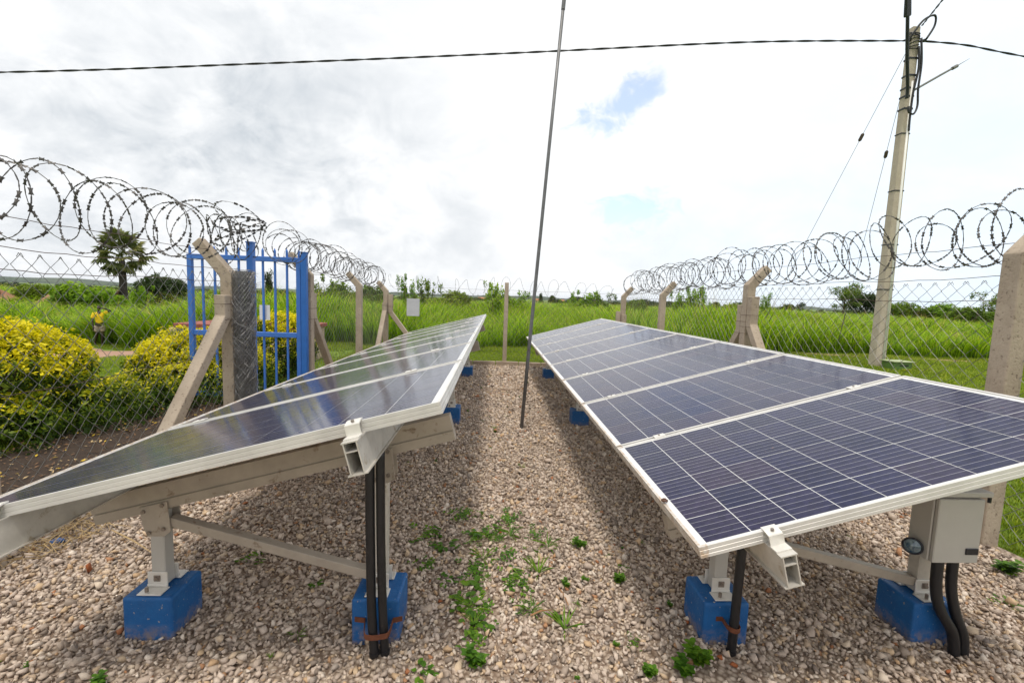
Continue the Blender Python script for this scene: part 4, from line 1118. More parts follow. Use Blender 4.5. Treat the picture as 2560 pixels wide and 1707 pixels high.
def hedge(loc, rx, ry, h, cnt, seed, label, extra=()):
    root = empty('golden_shrub', loc)
    bl = [(0, 0, h*.48, rx*.74, ry*.74, h*.42)]+lumpy(0, 0, h*.50, rx*1.06, ry*1.06, h*.52, 95, seed, .17)+list(extra)
    V, F, T = leaf_cloud(bl, cnt, .0175, seed, .48, .45, .22, (h*.05, h*1.02))
    # upright young shoots
    rg = np.random.default_rng(seed+5); n_ = int(cnt/34); top = []
    for i in range(n_):
        a = rg.uniform(0, 6.28); r_ = rg.random()**.5; x, y = math.cos(a)*rx*r_, math.sin(a)*ry*r_; z = h*.52+h*.46*math.sqrt(max(0, 1-r_*r_))
        top.append((x*1.03, y*1.03, z-.01+.08*rg.random()**2, .03, .03, .05+.06*rg.random()))
    V2, F2, T2 = leaf_cloud(top, n_*7, .019, seed+9, .45, .6, .3, None); T2 = np.clip(T2*.3+.68+np.repeat(np.random.default_rng(seed).normal(0, .12, n_*7), 4), 0, 1)
    V, F, T = cat([(V, F, T), (V2, F2, T2)])
    Cq = V.reshape(-1, 4, 3).mean(1); hole = np.sin(Cq[:, 0]*11+seed)*np.sin(Cq[:, 1]*12+1)+np.sin(Cq[:, 2]*13+Cq[:, 0]*5)*.8+.5*np.sin(Cq[:, 0]*27+Cq[:, 2]*23)
    keep = (V.reshape(-1, 4, 3)[:, :, 2].min(1) > .03) & (hole+np.random.default_rng(seed).normal(0, .25, len(hole)) > -.62)
    V = V.reshape(-1, 4, 3)[keep].reshape(-1, 3); T = T.reshape(-1, 4)[keep].reshape(-1); F = np.arange(len(V)).reshape(-1, 4)
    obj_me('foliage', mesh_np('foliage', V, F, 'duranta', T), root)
    mb = MB()
    for i in range(9):
        a = rg.uniform(0, 6.28); r_ = rg.uniform(.1, .55)
        mb.tube([(math.cos(a)*rx*r_*.4, math.sin(a)*ry*r_*.4, -.06), (math.cos(a)*rx*r_*.7, math.sin(a)*ry*r_*.7, h*.3), (math.cos(a+.2)*rx*r_*1.2, math.sin(a+.2)*ry*r_*1.2, h*.62)], [.018, .014, .006], 5)
    mb.build('stems', 'stem', root)
    return tag(root, label, 'shrub', 'golden shrubs outside the left fence')
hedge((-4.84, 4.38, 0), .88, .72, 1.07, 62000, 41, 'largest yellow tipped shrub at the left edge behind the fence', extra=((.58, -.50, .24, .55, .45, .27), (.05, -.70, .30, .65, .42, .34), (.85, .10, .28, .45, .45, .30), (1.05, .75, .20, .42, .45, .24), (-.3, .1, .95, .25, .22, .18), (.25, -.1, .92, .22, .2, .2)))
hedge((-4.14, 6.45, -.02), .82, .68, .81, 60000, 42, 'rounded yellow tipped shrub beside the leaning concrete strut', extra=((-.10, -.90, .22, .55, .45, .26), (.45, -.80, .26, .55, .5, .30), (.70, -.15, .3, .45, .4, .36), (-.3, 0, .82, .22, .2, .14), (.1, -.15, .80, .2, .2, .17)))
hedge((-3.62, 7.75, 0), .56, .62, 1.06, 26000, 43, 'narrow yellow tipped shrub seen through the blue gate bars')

def blade_mesh(name, n, h0, h1, width, spread, droop, seed, mat, segs=4, drymix=.05):
    rg = np.random.default_rng(seed); Vs = []; Fs = []; Ts = []; b = 0
    for i in range(n):
        a = rg.uniform(0, 6.28); r_ = spread*rg.random()**.6; bx0, by0 = math.cos(a)*r_, math.sin(a)*r_
        hd_ = rg.uniform(0, 6.28) if rg.random() < .4 else a+rg.normal(0, .5); h = rg.uniform(h0, h1); dr_ = droop*rg.uniform(.4, 1.5)*h
        wd = width*rg.uniform(.7, 1.3); sx, sy = -math.sin(hd_), math.cos(hd_); t0 = 1.0 if rg.random() < drymix else rg.uniform(.1, .8)
        for k in range(segs+1):
            f = k/segs; out = dr_*f**2.2; z = h*(f-.28*droop*f**3.0*1.4)
            ww = wd*(1-f**1.6)*(.55+.45*min(1, f*4))+.0004
            x = bx0+math.cos(hd_)*out; y = by0+math.sin(hd_)*out
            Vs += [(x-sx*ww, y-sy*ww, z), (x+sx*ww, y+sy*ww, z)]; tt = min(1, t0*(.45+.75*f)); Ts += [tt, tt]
        for k in range(segs): Fs.append((b+2*k, b+2*k+1, b+2*k+3, b+2*k+2))
        b += 2*(segs+1)
    return obj_me(name, mesh_np(name, np.array(Vs), np.array(Fs), mat, np.array(Ts)), link=False)
# tall field grass
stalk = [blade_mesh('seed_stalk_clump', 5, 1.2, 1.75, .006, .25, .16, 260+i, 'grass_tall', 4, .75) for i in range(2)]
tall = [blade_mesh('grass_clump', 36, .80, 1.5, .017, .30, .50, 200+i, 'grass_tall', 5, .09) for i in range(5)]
def in_tall(x, y):
    back = (y > 13.0+.5*np.sin(x*.8)+.25*np.sin(x*2.3)) & (x > -7.6) & (x < 9.2)
    left = (x <= -7.6) & (y > np.interp(x, [-60, -24, -15, -11, -7.6], [37, 21.5, 17.2, 14.8, 12.3])+2.3+.3*np.sin(x*.9)) & (x > -75)
    left2 = (x <= -3.4) & (x > -7.6) & (y > 13.0)
    right = (x >= 9.2) & (y > 14.3+.35*np.sin(x*.7)) & (x < 80)
    patch = (x > 17) & (y > 16) & (y < 27) & (x < .95*y+12) & (x > .95*y+1.5)     # dug plot on the right
    person = (np.abs(x+.85*y) < 1.3) & (x < -8) & (y < 20.9)
    return (back | left | left2 | right) & ~patch & ~person
P2 = np.concatenate([jgrid(-34, 40, 12.4, 25, .25), jgrid(-60, 60, 25, 46, .5), jgrid(-90, 90, 44, 90, 1.25)])
ang = np.degrees(np.arctan2(P2[:, 0], P2[:, 1]))
P2 = P2[in_tall(P2[:, 0], P2[:, 1]) & (np.abs(ang) < 56)]
n = len(P2); r_ = np.hypot(P2[:, 0], P2[:, 1])
patchy = .96+.30*np.sin(P2[:, 0]*.45+1.3)*np.sin(P2[:, 1]*.31)+.12*np.sin(P2[:, 0]*1.7)
S = patchy*RNG.uniform(.72, 1.2, n)*np.where(r_ > 44, 1.05, 1)*np.where(P2[:, 0] < -7.6, 1.28, .94)*np.where(r_ > 30, .82, 1)
edge = (P2[:, 1] < 14.2) & (P2[:, 0] > -7)
S[edge] *= .85
SS = np.stack([S*np.where(r_ > 24, 1.5, 1)*np.where(r_ > 44, 1.7, 1), S*np.where(r_ > 24, 1.5, 1)*np.where(r_ > 44, 1.7, 1), S], -1)
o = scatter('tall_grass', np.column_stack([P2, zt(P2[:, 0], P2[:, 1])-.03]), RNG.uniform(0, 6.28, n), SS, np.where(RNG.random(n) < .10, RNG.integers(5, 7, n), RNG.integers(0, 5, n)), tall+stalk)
tag(o, 'tall bright green field grass all around the enclosure', 'tall grass', kind='stuff')
# mown grass
short = [blade_mesh('grass_tuft', 26, .025, .075, .0032, .07, .55, 300+i, 'grass_short', 2, .08) for i in range(5)]
A1 = jgrid(3.15, 8.0, 1.0, 14.2, .058); A2 = jgrid(8, 26, 5, 14.2, .105); A3 = jgrid(-3.4, 9, BY+.02, 13.6, .075); A4 = jgrid(-22, -3.1, 4.6, 21, .13); A5 = jgrid(17, 42, 15, 28, .35); A6 = jgrid(-6.5, -4.0, 1.8, 8, .07)
A4 = A4[(A4[:, 1] < np.interp(A4[:, 0], [-24, -15, -11, -7.6, -3], [21.5, 17.2, 14.8, 12.3, 11])+2.5) & (A4[:, 1] > 5.2-.15*A4[:, 0]*0) & ~((A4[:, 0] > -4.0) & (A4[:, 1] < 5.8))]
A1 = A1[A1[:, 0] > FRx(A1[:, 1])+.03+.03*np.sin(A1[:, 1]*9)]
A3 = A3[~((A3[:, 0] > FRx(A3[:, 1])+.02) & (A3[:, 0] < 9))]
P2 = np.concatenate([A1, A2, A3, A4, A5, A6]); ang = np.degrees(np.arctan2(P2[:, 0], P2[:, 1])); P2 = P2[np.abs(ang) < 58]
path_y = np.interp(P2[:, 0], [-60, -24, -15, -11, -7.6], [37, 21.5, 17.2, 14.8, 12.3])
onpath = (P2[:, 0] < -7.4) & (np.abs(P2[:, 1]-path_y) < 1.3)
P2 = P2[~onpath]; n = len(P2)
S = RNG.uniform(.65, 1.35, n)*(1+.25*np.sin(P2[:, 0]*1.9)*np.sin(P2[:, 1]*1.3))*np.where(np.hypot(P2[:, 0], P2[:, 1]) > 12, 1.5, 1)
o = scatter('short_grass', np.column_stack([P2, zt(P2[:, 0], P2[:, 1])-.004]), RNG.uniform(0, 6.28, n), S, RNG.integers(0, 5, n), short)
tag(o, 'short green grass between the enclosure and the tall grass', 'lawn', kind='stuff')

# ------------------------------------------------------------------ shrubs and trees (placed by bearing and distance)
def bearing(u, D):                       # ground point in the direction of image column u at depth D
    d = fw+r2*((u-1280)/1118.7)+u2*(110/1118.7)
    s = D/(d.x*math.sin(YAW)+d.y*math.cos(YAW)); return d.x*s, d.y*s
def elev(v_above, D): return v_above/1118.7*D
PROTO = {}
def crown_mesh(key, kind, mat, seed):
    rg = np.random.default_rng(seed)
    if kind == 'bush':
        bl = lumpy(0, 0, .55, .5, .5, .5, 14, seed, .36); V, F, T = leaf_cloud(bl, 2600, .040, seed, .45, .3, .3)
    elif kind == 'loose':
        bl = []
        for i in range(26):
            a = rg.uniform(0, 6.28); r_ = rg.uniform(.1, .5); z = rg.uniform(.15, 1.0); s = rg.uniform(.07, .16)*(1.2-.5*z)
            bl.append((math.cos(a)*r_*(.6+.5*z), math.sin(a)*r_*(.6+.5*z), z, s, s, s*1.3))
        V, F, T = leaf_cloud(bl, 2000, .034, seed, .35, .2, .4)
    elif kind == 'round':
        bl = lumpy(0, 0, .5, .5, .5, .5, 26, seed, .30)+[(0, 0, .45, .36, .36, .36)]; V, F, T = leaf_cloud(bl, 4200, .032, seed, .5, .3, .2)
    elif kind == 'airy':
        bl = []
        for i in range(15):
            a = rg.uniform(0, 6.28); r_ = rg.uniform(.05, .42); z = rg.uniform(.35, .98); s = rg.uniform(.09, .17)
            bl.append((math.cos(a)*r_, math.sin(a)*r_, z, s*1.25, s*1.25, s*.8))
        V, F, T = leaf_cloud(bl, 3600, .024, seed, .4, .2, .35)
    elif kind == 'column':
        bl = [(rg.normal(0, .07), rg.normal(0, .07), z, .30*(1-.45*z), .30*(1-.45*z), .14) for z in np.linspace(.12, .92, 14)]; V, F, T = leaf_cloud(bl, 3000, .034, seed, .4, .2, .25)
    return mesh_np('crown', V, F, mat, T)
def trunk_mesh(kind, seed, mat):
    rg = np.random.default_rng(seed); mb = MB()
    if kind in ('bush', 'loose'):
        for i in range(7):
            a = rg.uniform(0, 6.28); s = rg.uniform(.15, .42)
            mb.tube([(math.cos(a)*.03, math.sin(a)*.03, -.05), (math.cos(a)*s*.5, math.sin(a)*s*.5, .35), (math.cos(a)*s, math.sin(a)*s, .82)], [.016, .011, .004], 5)
    else:
        mb.tube([(0, 0, -.03), (.01, .01, .25), (-.01, .01, .5), (.01, 0, .78)], [.032, .025, .018, .006], 7)
        for i in range(6):
            a = i*1.05+rg.uniform(0, .6); z = rg.uniform(.25, .55); mb.tube([(0, 0, z), (math.cos(a)*.18, math.sin(a)*.18, z+.14), (math.cos(a)*.34, math.sin(a)*.34, z+.26)], [.014, .009, .004], 5)
    me = bpy.data.meshes.new('trunk'); me.from_pydata(mb.v, [], mb.f); me.update(); me.materials.append(MATS['trunk']); return me
def plant(name, u, D, ht, wd, kind, mat, label, group, cat_, seed=1, zoff=0.0, rz=None):
    key = (kind, mat, seed % 3)
    if key not in PROTO: PROTO[key] = (crown_mesh(key, kind, mat, 500+seed % 3*17+len(kind)), trunk_mesh(kind, 600+seed, 'trunk'))
    x, y = bearing(u, D); root = empty(name, (x, y, float(zt(x, y))+zoff), seed*1.7 if rz is None else rz)
    root.scale = (wd, wd, ht)
    obj_me('crown', PROTO[key][0], root); obj_me('trunk' if kind not in ('bush', 'loose') else 'stems', PROTO[key][1], root)
    return tag(root, label, cat_, group)
GS, GT = 'shrubs growing in the field', 'trees beyond the field'
SH = [  # column, depth, height, width, kind, material, label
 (75, 34, 2.3, 2.4, 'bush', 'bush', 'brownish green bush near the left edge beyond the fence'),
 (118, 36, 2.2, 3.0, 'bush', 'bush', 'low bush between two earth mounds at far left'),
 (196, 30, 2.5, 3.4, 'bush', 'bush_bright', 'bright green bush left of the fan palm'),
 (255, 34, 2.3, 2.6, 'bush', 'bush_bright', 'smaller bright bush touching the fan palm on its left'),
 (345, 30, 2.2, 2.0, 'loose', 'bush_bright', 'light green bush at the right foot of the fan palm'),
 (404, 40, 3.7, 4.3, 'round', 'tree_dark', 'dark rounded bush right of the fan palm'),
 (545, 34, 2.2, 2.2, 'bush', 'bush', 'bush glimpsed behind the wrapped gate post'),
 (785, 21, 2.15, 1.7, 'loose', 'bush', 'leafy bush just right of the hinge post'),
 (852, 23, 2.1, 1.9, 'bush', 'bush', 'bush behind the second bent post left of the corner'),
 (935, 26, 1.9, 2.2, 'bush', 'bush', 'low bush behind the back left corner post'),
 (1022, 19, 1.95, .9, 'loose', 'bush_bright', 'young sapling with bright shoots above the grey plate'),
 (1065, 22, 1.85, 1.3, 'loose', 'bush', 'thin bush right of the grey plate'),
 (1135, 24, 1.65, 2.2, 'bush', 'bush', 'spreading bush left of the straight back post'),
 (1243, 20, 1.85, 1.4, 'loose', 'bush_bright', 'leafy bush just left of the straight back post'),
 (1292, 22, 1.55, 1.3, 'loose', 'bush_bright', 'small bush between the back post and the mast'),
 (1418, 30, 1.3, 1.6, 'loose', 'bush_bright', 'small low bush right of the mast'),
 (1468, 27, 1.8, 2.0, 'loose', 'bush_bright', 'bright bush left of the far right corner post'),
 (1512, 28, 1.7, 1.6, 'loose', 'bush', 'bush directly behind the far right corner post'),
 (1590, 26, 1.55, 1.6, 'bush', 'bush', 'bush between the right corner post and the next post'),
 (1712, 21, 1.95, 1.35, 'loose', 'bush_bright', 'bright bush right of the third bent post'),
 (1752, 22, 1.95, 1.1, 'loose', 'bush_bright', 'feathery bush left of the twin strut post'),
 (1832, 30, 1.5, 1.9, 'bush', 'bush', 'low bush left of the twin strut post'),
 (1912, 24, 1.9, .8, 'loose', 'bush_bright', 'thin sapling just right of the twin strut post'),
 (2285, 40, 1.7, 3.2, 'bush', 'bush', 'rounded bush right of the utility pole'),
 (2375, 38, 1.7, 3.0, 'bush', 'bush_bright', 'bushy clump midway between pole and near right post'),
 (2440, 34, 1.5, 2.6, 'bush', 'bush', 'dark bush beside the near right post'),
 (2475, 50, 2.6, 2.6, 'loose', 'bush', 'taller bush against the sky by the near right post'),
]
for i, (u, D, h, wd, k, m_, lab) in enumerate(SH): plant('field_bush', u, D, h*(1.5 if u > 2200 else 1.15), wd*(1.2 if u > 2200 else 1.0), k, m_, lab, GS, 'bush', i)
TR = [
 (672, 62, 4.8, 2.2, 'column', 'tree_dark', 'narrow dark tree seen between the gate bars'),
 (705, 70, 2.8, 2.8, 'round', 'tree_dark', 'small round tree beside the narrow tree behind the gate'),
 (1352, 130, 3.4, 2.2, 'column', 'tree_dark', 'slim tree on the horizon just right of the mast'),
 (1381, 120, 3.3, 2.3, 'round', 'tree_dark', 'small round dark tree on the horizon right of the mast'),
 (1972, 95, 2.9, 2.6, 'round', 'tree_dark', 'dark round tree on the skyline left of the airy trees'),
 (2003, 98, 2.9, 1.9, 'airy', 'tree_dark', 'small open tree on the skyline beside the dark one'),
 (2112, 70, 5.5, 5.0, 'airy', 'bush', 'tallest airy tree left of the utility pole'),
 (2165, 72, 5.2, 5.0, 'round', 'tree_dark', 'dense tree half behind the utility pole'),
 (2232, 80, 3.4, 3.0, 'airy', 'bush', 'small branchy tree just right of the utility pole'),
 (2336, 110, 3.6, 2.4, 'column', 'tree_dark', 'small pointed tree on the right skyline'),
]
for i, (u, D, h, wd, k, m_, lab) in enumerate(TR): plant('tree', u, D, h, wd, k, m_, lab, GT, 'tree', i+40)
# far woodland that reads as one mass
wp = [obj_me('tree_shape', crown_mesh('w', k_, 'tree_dark', 900+i), link=False) for i, k_ in enumerate(('round', 'bush', 'round'))]
nW = 900
D = 130*np.exp(RNG.random(nW)*2.1); uW = RNG.uniform(-60, 2620, nW)
cl = np.sin(uW*.011+D*.013)+np.sin(uW*.027+1.3)+.6*np.sin(D*.05)
kp = cl > np.where((uW > 1380) & (uW < 2050), -.3, .35)
uW, D = uW[kp], D[kp]
XY = np.array([bearing(a, b) for a, b in zip(uW, D)]); n = len(XY)
Sx = RNG.uniform(3.5, 8, n); Sz = RNG.uniform(1.3, 2.7, n)*np.where((uW > 1380) & (uW < 2050), 1.45, 1.0)*np.where(D > 400, 1.5, 1)
o = scatter('distant_woodland', np.column_stack([XY, zt(XY[:, 0], XY[:, 1])-.3]), RNG.uniform(0, 6.28, n), np.stack([Sx, Sx, Sz], -1), RNG.integers(0, 3, n), wp)
tag(o, 'band of distant trees along the horizon', 'woodland', kind='stuff')
# earth mounds
for i, (u, D, h, wd, lab) in enumerate(((0, 33, 1.35, 3.2, 'bare reddish earth mound cut by the left edge'), (155, 34, 1.5, 3.0, 'bare earth mound behind the low bush at far left'), (238, 36, 1.2, 2.6, 'earth mound left of the fan palm'))):
    x, y = bearing(u, D); vs = []; fs = []; rg = np.random.default_rng(i+3); z0_ = float(zt(x, y))
    nr_, na = 8, 18
    for r_ in range(nr_+1):
        f = r_/nr_
        for a in range(na):
            t = 2*math.pi*a/na; q = f*wd*(1+.15*math.sin(3*t+i)); vs.append((x+math.cos(t)*q, y+math.sin(t)*q, z0_-.1+(h+.6)*(1-f**1.3)*(1+.1*math.sin(t*5+r_))))
    for r_ in range(nr_):
        for a in range(na): fs.append((r_*na+a, r_*na+(a+1) % na, (r_+1)*na+(a+1) % na, (r_+1)*na+a))
    tag(MB().add(vs, fs).build('earth_mound', 'dirt', smooth=True), lab, 'earth mound', 'earth mounds in the field')
# far houses
for i, (u, D, lab) in enumerate(((1205, 420, 'tiny far house with orange roof left of the straight back post'), (1343, 400, 'tiny far house with orange roof just right of the mast'), (1402, 430, 'tiny far house with orange roof right of the round tree'))):
    x, y = bearing(u, D); z0_ = float(zt(x, y)); r0 = empty('far_house', (x, y, z0_))
    MB().box((0, 0, 1.2), (6, 5, 2.4)).build('wall', 'cream', r0)
    MB().add([(-3.5, -3, 2.4), (3.5, -3, 2.4), (3.5, 3, 2.4), (-3.5, 3, 2.4), (-3.5, 0, 3.7), (3.5, 0, 3.7)], [(0, 1, 5, 4), (2, 3, 4, 5), (0, 4, 3), (1, 2, 5), (3, 2, 1, 0)]).build('roof', 'brickroof', r0)
    MB().box((-.8, -2.51, .95), (.9, .06, 1.9)).build('door', 'trunk', r0)
    for wx in (-2.2, 1.4): MB().box((wx, -2.51, 1.4), (.9, .06, .9)).build('window', 'blackplastic', r0)
    tag(r0, lab, 'house', 'far houses on the horizon')
# dug plot at right
pl = []; rg = np.random.default_rng(9); mb = MB()
for i in range(7):
    vs = []; fs = []
    for j in range(22):
        f = j/21; xx = 18.5+9*f; yy = 16.5+f*7+i*.9
        for k in range(4): vs.append((xx-.3+.2*k, yy+.05*rg.normal(), float(zt(xx, yy))+.12+(.16 if k in (1, 2) else -.15)+.06*rg.normal()))
    for j in range(21):
        for k in range(3): fs.append((j*4+k, j*4+k+1, (j+1)*4+k+1, (j+1)*4+k))
    mb.add(vs, fs)
tag(mb.build('dug_soil', 'dirt'), kind='structure')

# ------------------------------------------------------------------ fan palm
px0, py0 = bearing(309, 44); pz = float(zt(px0, py0)); palm = empty('fan_palm', (px0, py0, pz))
Hc = 5.55-pz*0
mb = MB(); mb.tube([(0, 0, -.3), (.05, 0, 1.4), (.02, 0, 2.6), (0, 0, 3.7), (0, 0, Hc-.5)], [.40, .33, .30, .30, .22], 12)
tr_ = mb.build('trunk', 'palmtrunk', palm, smooth=True)
mb = MB(); rg = np.random.default_rng(5)
for i in range(70):
    a = rg.uniform(0, 6.28); z = rg.uniform(.1, 2.4); mb.bar((math.cos(a)*.25, math.sin(a)*.25, z), (math.cos(a)*.62, math.sin(a)*.62, z+rg.uniform(-.15, .45)), .09, .02, (0, 0, 1), .03, .01)
mb.build('old_leaf_bases', 'palmtrunk', tr_)
def frond_mesh(seed):
    rg = np.random.default_rng(seed); Vs, Fs, Ts = [], [], []; b = 0
    L0 = 1.55
    def quad(p0, p1, p2, p3, t0, t1):
        nonlocal b
        Vs.extend([p0, p1, p2, p3]); Fs.append((b, b+1, b+2, b+3)); Ts.extend([t0, t0, t1, t1]); b += 4
    quad((0, -.03, 0), (0, .03, 0), (L0, .02, -.06), (L0, -.02, -.06), .5, .6)
    quad((0, 0, -.03), (0, 0, .03), (L0, 0, -.04), (L0, 0, -.09), .5, .6)
    nseg = 19
    for i in range(nseg):
        th = math.radians(-125+250*i/(nseg-1)); ln = (1.12-.25*abs(th)/2.2)*rg.uniform(.85, 1.1); zf = .08*((i % 2)*2-1); t0 = rg.uniform(.2, .55); dry = rg.random() < .08
        if dry: t0 = .9
        ct_, st_ = math.cos(th), math.sin(th); wv = .125
        base = np.array((L0, 0, -.06)); mid = base+np.array((ct_*ln*.6, st_*ln*.6, -.03-.04*abs(th))); tip = base+np.array((ct_*ln, st_*ln, -.22-.16*abs(th)-rg.uniform(0, .12)))
        sd_ = np.array((-st_, ct_, 0))*wv; upv = np.array((0, 0, zf))
        quad(base, base, mid+sd_+upv, mid-sd_-upv*.3, t0, t0+.15); quad(mid-sd_-upv*.3, mid+sd_+upv, tip+sd_*.12, tip-sd_*.12, t0+.15, t0+.3)
    return mesh_np('frond', np.array([tuple(v) for v in Vs], float), np.array(Fs), 'palmleaf', np.clip(np.array(Ts), 0, 1))
fm = [frond_mesh(i) for i in range(4)]
for i in range(31):
    f = i/30; o = obj_me('frond', fm[i % 4], palm); o.location = (0, 0, Hc-.45+.35*(1-f)); pit = math.radians(80-138*f)
    o.rotation_euler = (rg.uniform(-.3, .3), -pit, i*2.399); s = rg.uniform(.85, 1.1)*(1.02 if f < .7 else .85); o.scale = (s, s, s)
o = obj_me('dead_frond', fm[1].copy(), palm); o.data.materials.clear(); o.data.materials.append(MATS['deadleaf']); o.location = (-.1, -.2, 2.9); o.rotation_euler = (0, math.radians(75), math.radians(195)); o.scale = (.75, .75, .75)
tag(palm, 'fan palm with dark trunk and a round crown of fronds', 'palm tree')

# ------------------------------------------------------------------ person
PX, PY = -17.0, 20.0; PZ = float(zt(PX, PY)); per = empty('person', (PX, PY, PZ), math.radians(40)); per.scale = (1.02, 1.02, 1.07)
def skin_mesh(name, joints, edges, mat, parent, sub=2, root=0):
    me = bpy.data.meshes.new(name); me.from_pydata([j[0] for j in joints], edges, []); me.update(); me.materials.append(MATS[mat])
    o = obj_me(name, me, parent); md = o.modifiers.new('skin', 'SKIN'); md.use_smooth_shade = True
    sk = me.skin_vertices[0].data
    for v, j in zip(sk, joints):
        r = j[1]; v.radius = r if isinstance(r, tuple) else (r, r); v.use_root = False
    sk[root].use_root = True
    ss = o.modifiers.new('sub', 'SUBSURF'); ss.levels = sub; ss.render_levels = sub
    return o
# local frame: faces -Y, person's left arm (+X, image right) raised to the head
J = []; E = []
def jn(p, r, parent=None):
    J.append((p, r)); i = len(J)-1
    if parent is not None: E.append((parent, i))
    return i
pel = jn((0, 0, .86), (.13, .095)); wst = jn((0, 0, 1.00), (.115, .085), pel); chs = jn((0, -.005, 1.20), (.145, .095), wst)
nkb = jn((0, 0, 1.36), (.075, .07), chs); nk = jn((0, -.005, 1.43), .048, nkb); jaw = jn((0, -.02, 1.48), (.058, .066), nk); hd1 = jn((0, -.012, 1.555), (.074, .088), jaw); hd2 = jn((0, 0, 1.625), (.052, .065), hd1)
sh = jn((-.165, 0, 1.315), .050, chs); el = jn((-.215, .02, 1.05), .036, sh); wr = jn((-.205, -.03, .82), .026, el); pm = jn((-.20, -.04, .755), (.030, .018), wr)
for k, (dx, ln) in enumerate(((-.018, .075), (-.006, .085), (.006, .08), (.017, .062))):
    a = jn((-.20+dx, -.045, .715), .0085, pm); jn((-.20+dx, -.058, .715-ln), .0065, a)
a = jn((-.17, -.055, .75), .009, pm); jn((-.16, -.07, .71), .007, a)
sl = jn((.165, 0, 1.325), .050, chs); ell = jn((.385, -.05, 1.43), .037, sl); wl = jn((.16, -.10, 1.515), .026, ell); pl_ = jn((.105, -.10, 1.54), (.026, .018), wl)
for k, (dz, ln) in enumerate(((.018, .065), (.006, .075), (-.006, .07), (-.017, .055))):
    a = jn((.072, -.105, 1.545+dz), .0085, pl_); jn((.072-ln*.7, -.112, 1.55+dz*1.3), .0065, a)
a = jn((.105, -.11, 1.50), .009, pl_); jn((.085, -.115, 1.475), .007, a)
hl = jn((.085, 0, .80), .092, pel); kl = jn((.075, -.03, .45), .056, hl); al = jn((.05, .02, .09), .034, kl); fl_ = jn((.05, -.03, .03), (.036, .026), al); jn((.055, -.14, .025), (.034, .018), fl_)
hr_ = jn((-.085, 0, .80), .092, pel); kr = jn((-.10, .02, .46), .056, hr_); ar = jn((-.17, .16, .14), .034, kr); fr_ = jn((-.175, .14, .05), (.036, .026), ar); jn((-.17, .04, .025), (.034, .018), fr_)
body = skin_mesh('body', J, E, 'skin', per)
skin_mesh('t_shirt', [((0, 0, .86), (.140, .108)), ((0, 0, 1.02), (.132, .10)), ((0, -.005, 1.22), (.145, .105)), ((0, 0, 1.345), (.092, .080)), ((-.17, 0, 1.31), .072), ((-.215, .01, 1.10), .068), ((.17, 0, 1.325), .072), ((.29, -.03, 1.385), .062)],
          [(0, 1), (1, 2), (2, 3), (2, 4), (4, 5), (2, 6), (6, 7)], 'yellowshirt', per)
skin_mesh('shorts', [((0, 0, .88), (.150, .110)), ((.09, 0, .78), (.112, .112)), ((.085, -.02, .56), (.108, .105)), ((-.09, 0, .78), (.112, .112)), ((-.105, .01, .56), (.108, .105))],
          [(0, 1), (1, 2), (0, 3), (3, 4)], 'shorts', per)
skin_mesh('hair', [((0, .012, 1.575), (.080, .090)), ((0, .012, 1.64), (.058, .070))], [(0, 1)], 'hair', body)
for sx in (-.028, .028): MB().tube([(sx, -.092, 1.565), (sx, -.100, 1.565)], .009, 8).build('eye', 'white_sheet', body)
MB().tube([(0, -.085, 1.57), (0, -.108, 1.535), (0, -.09, 1.528)], [.006, .014, .008], 6).build('nose', 'skin', body)
MB().tube([(-.024, -.086, 1.502), (0, -.096, 1.500), (.024, -.086, 1.502)], .007, 6).build('mouth', 'hair', body)
tag(per, 'person in yellow t-shirt and beige shorts with one hand raised to the head', 'person')

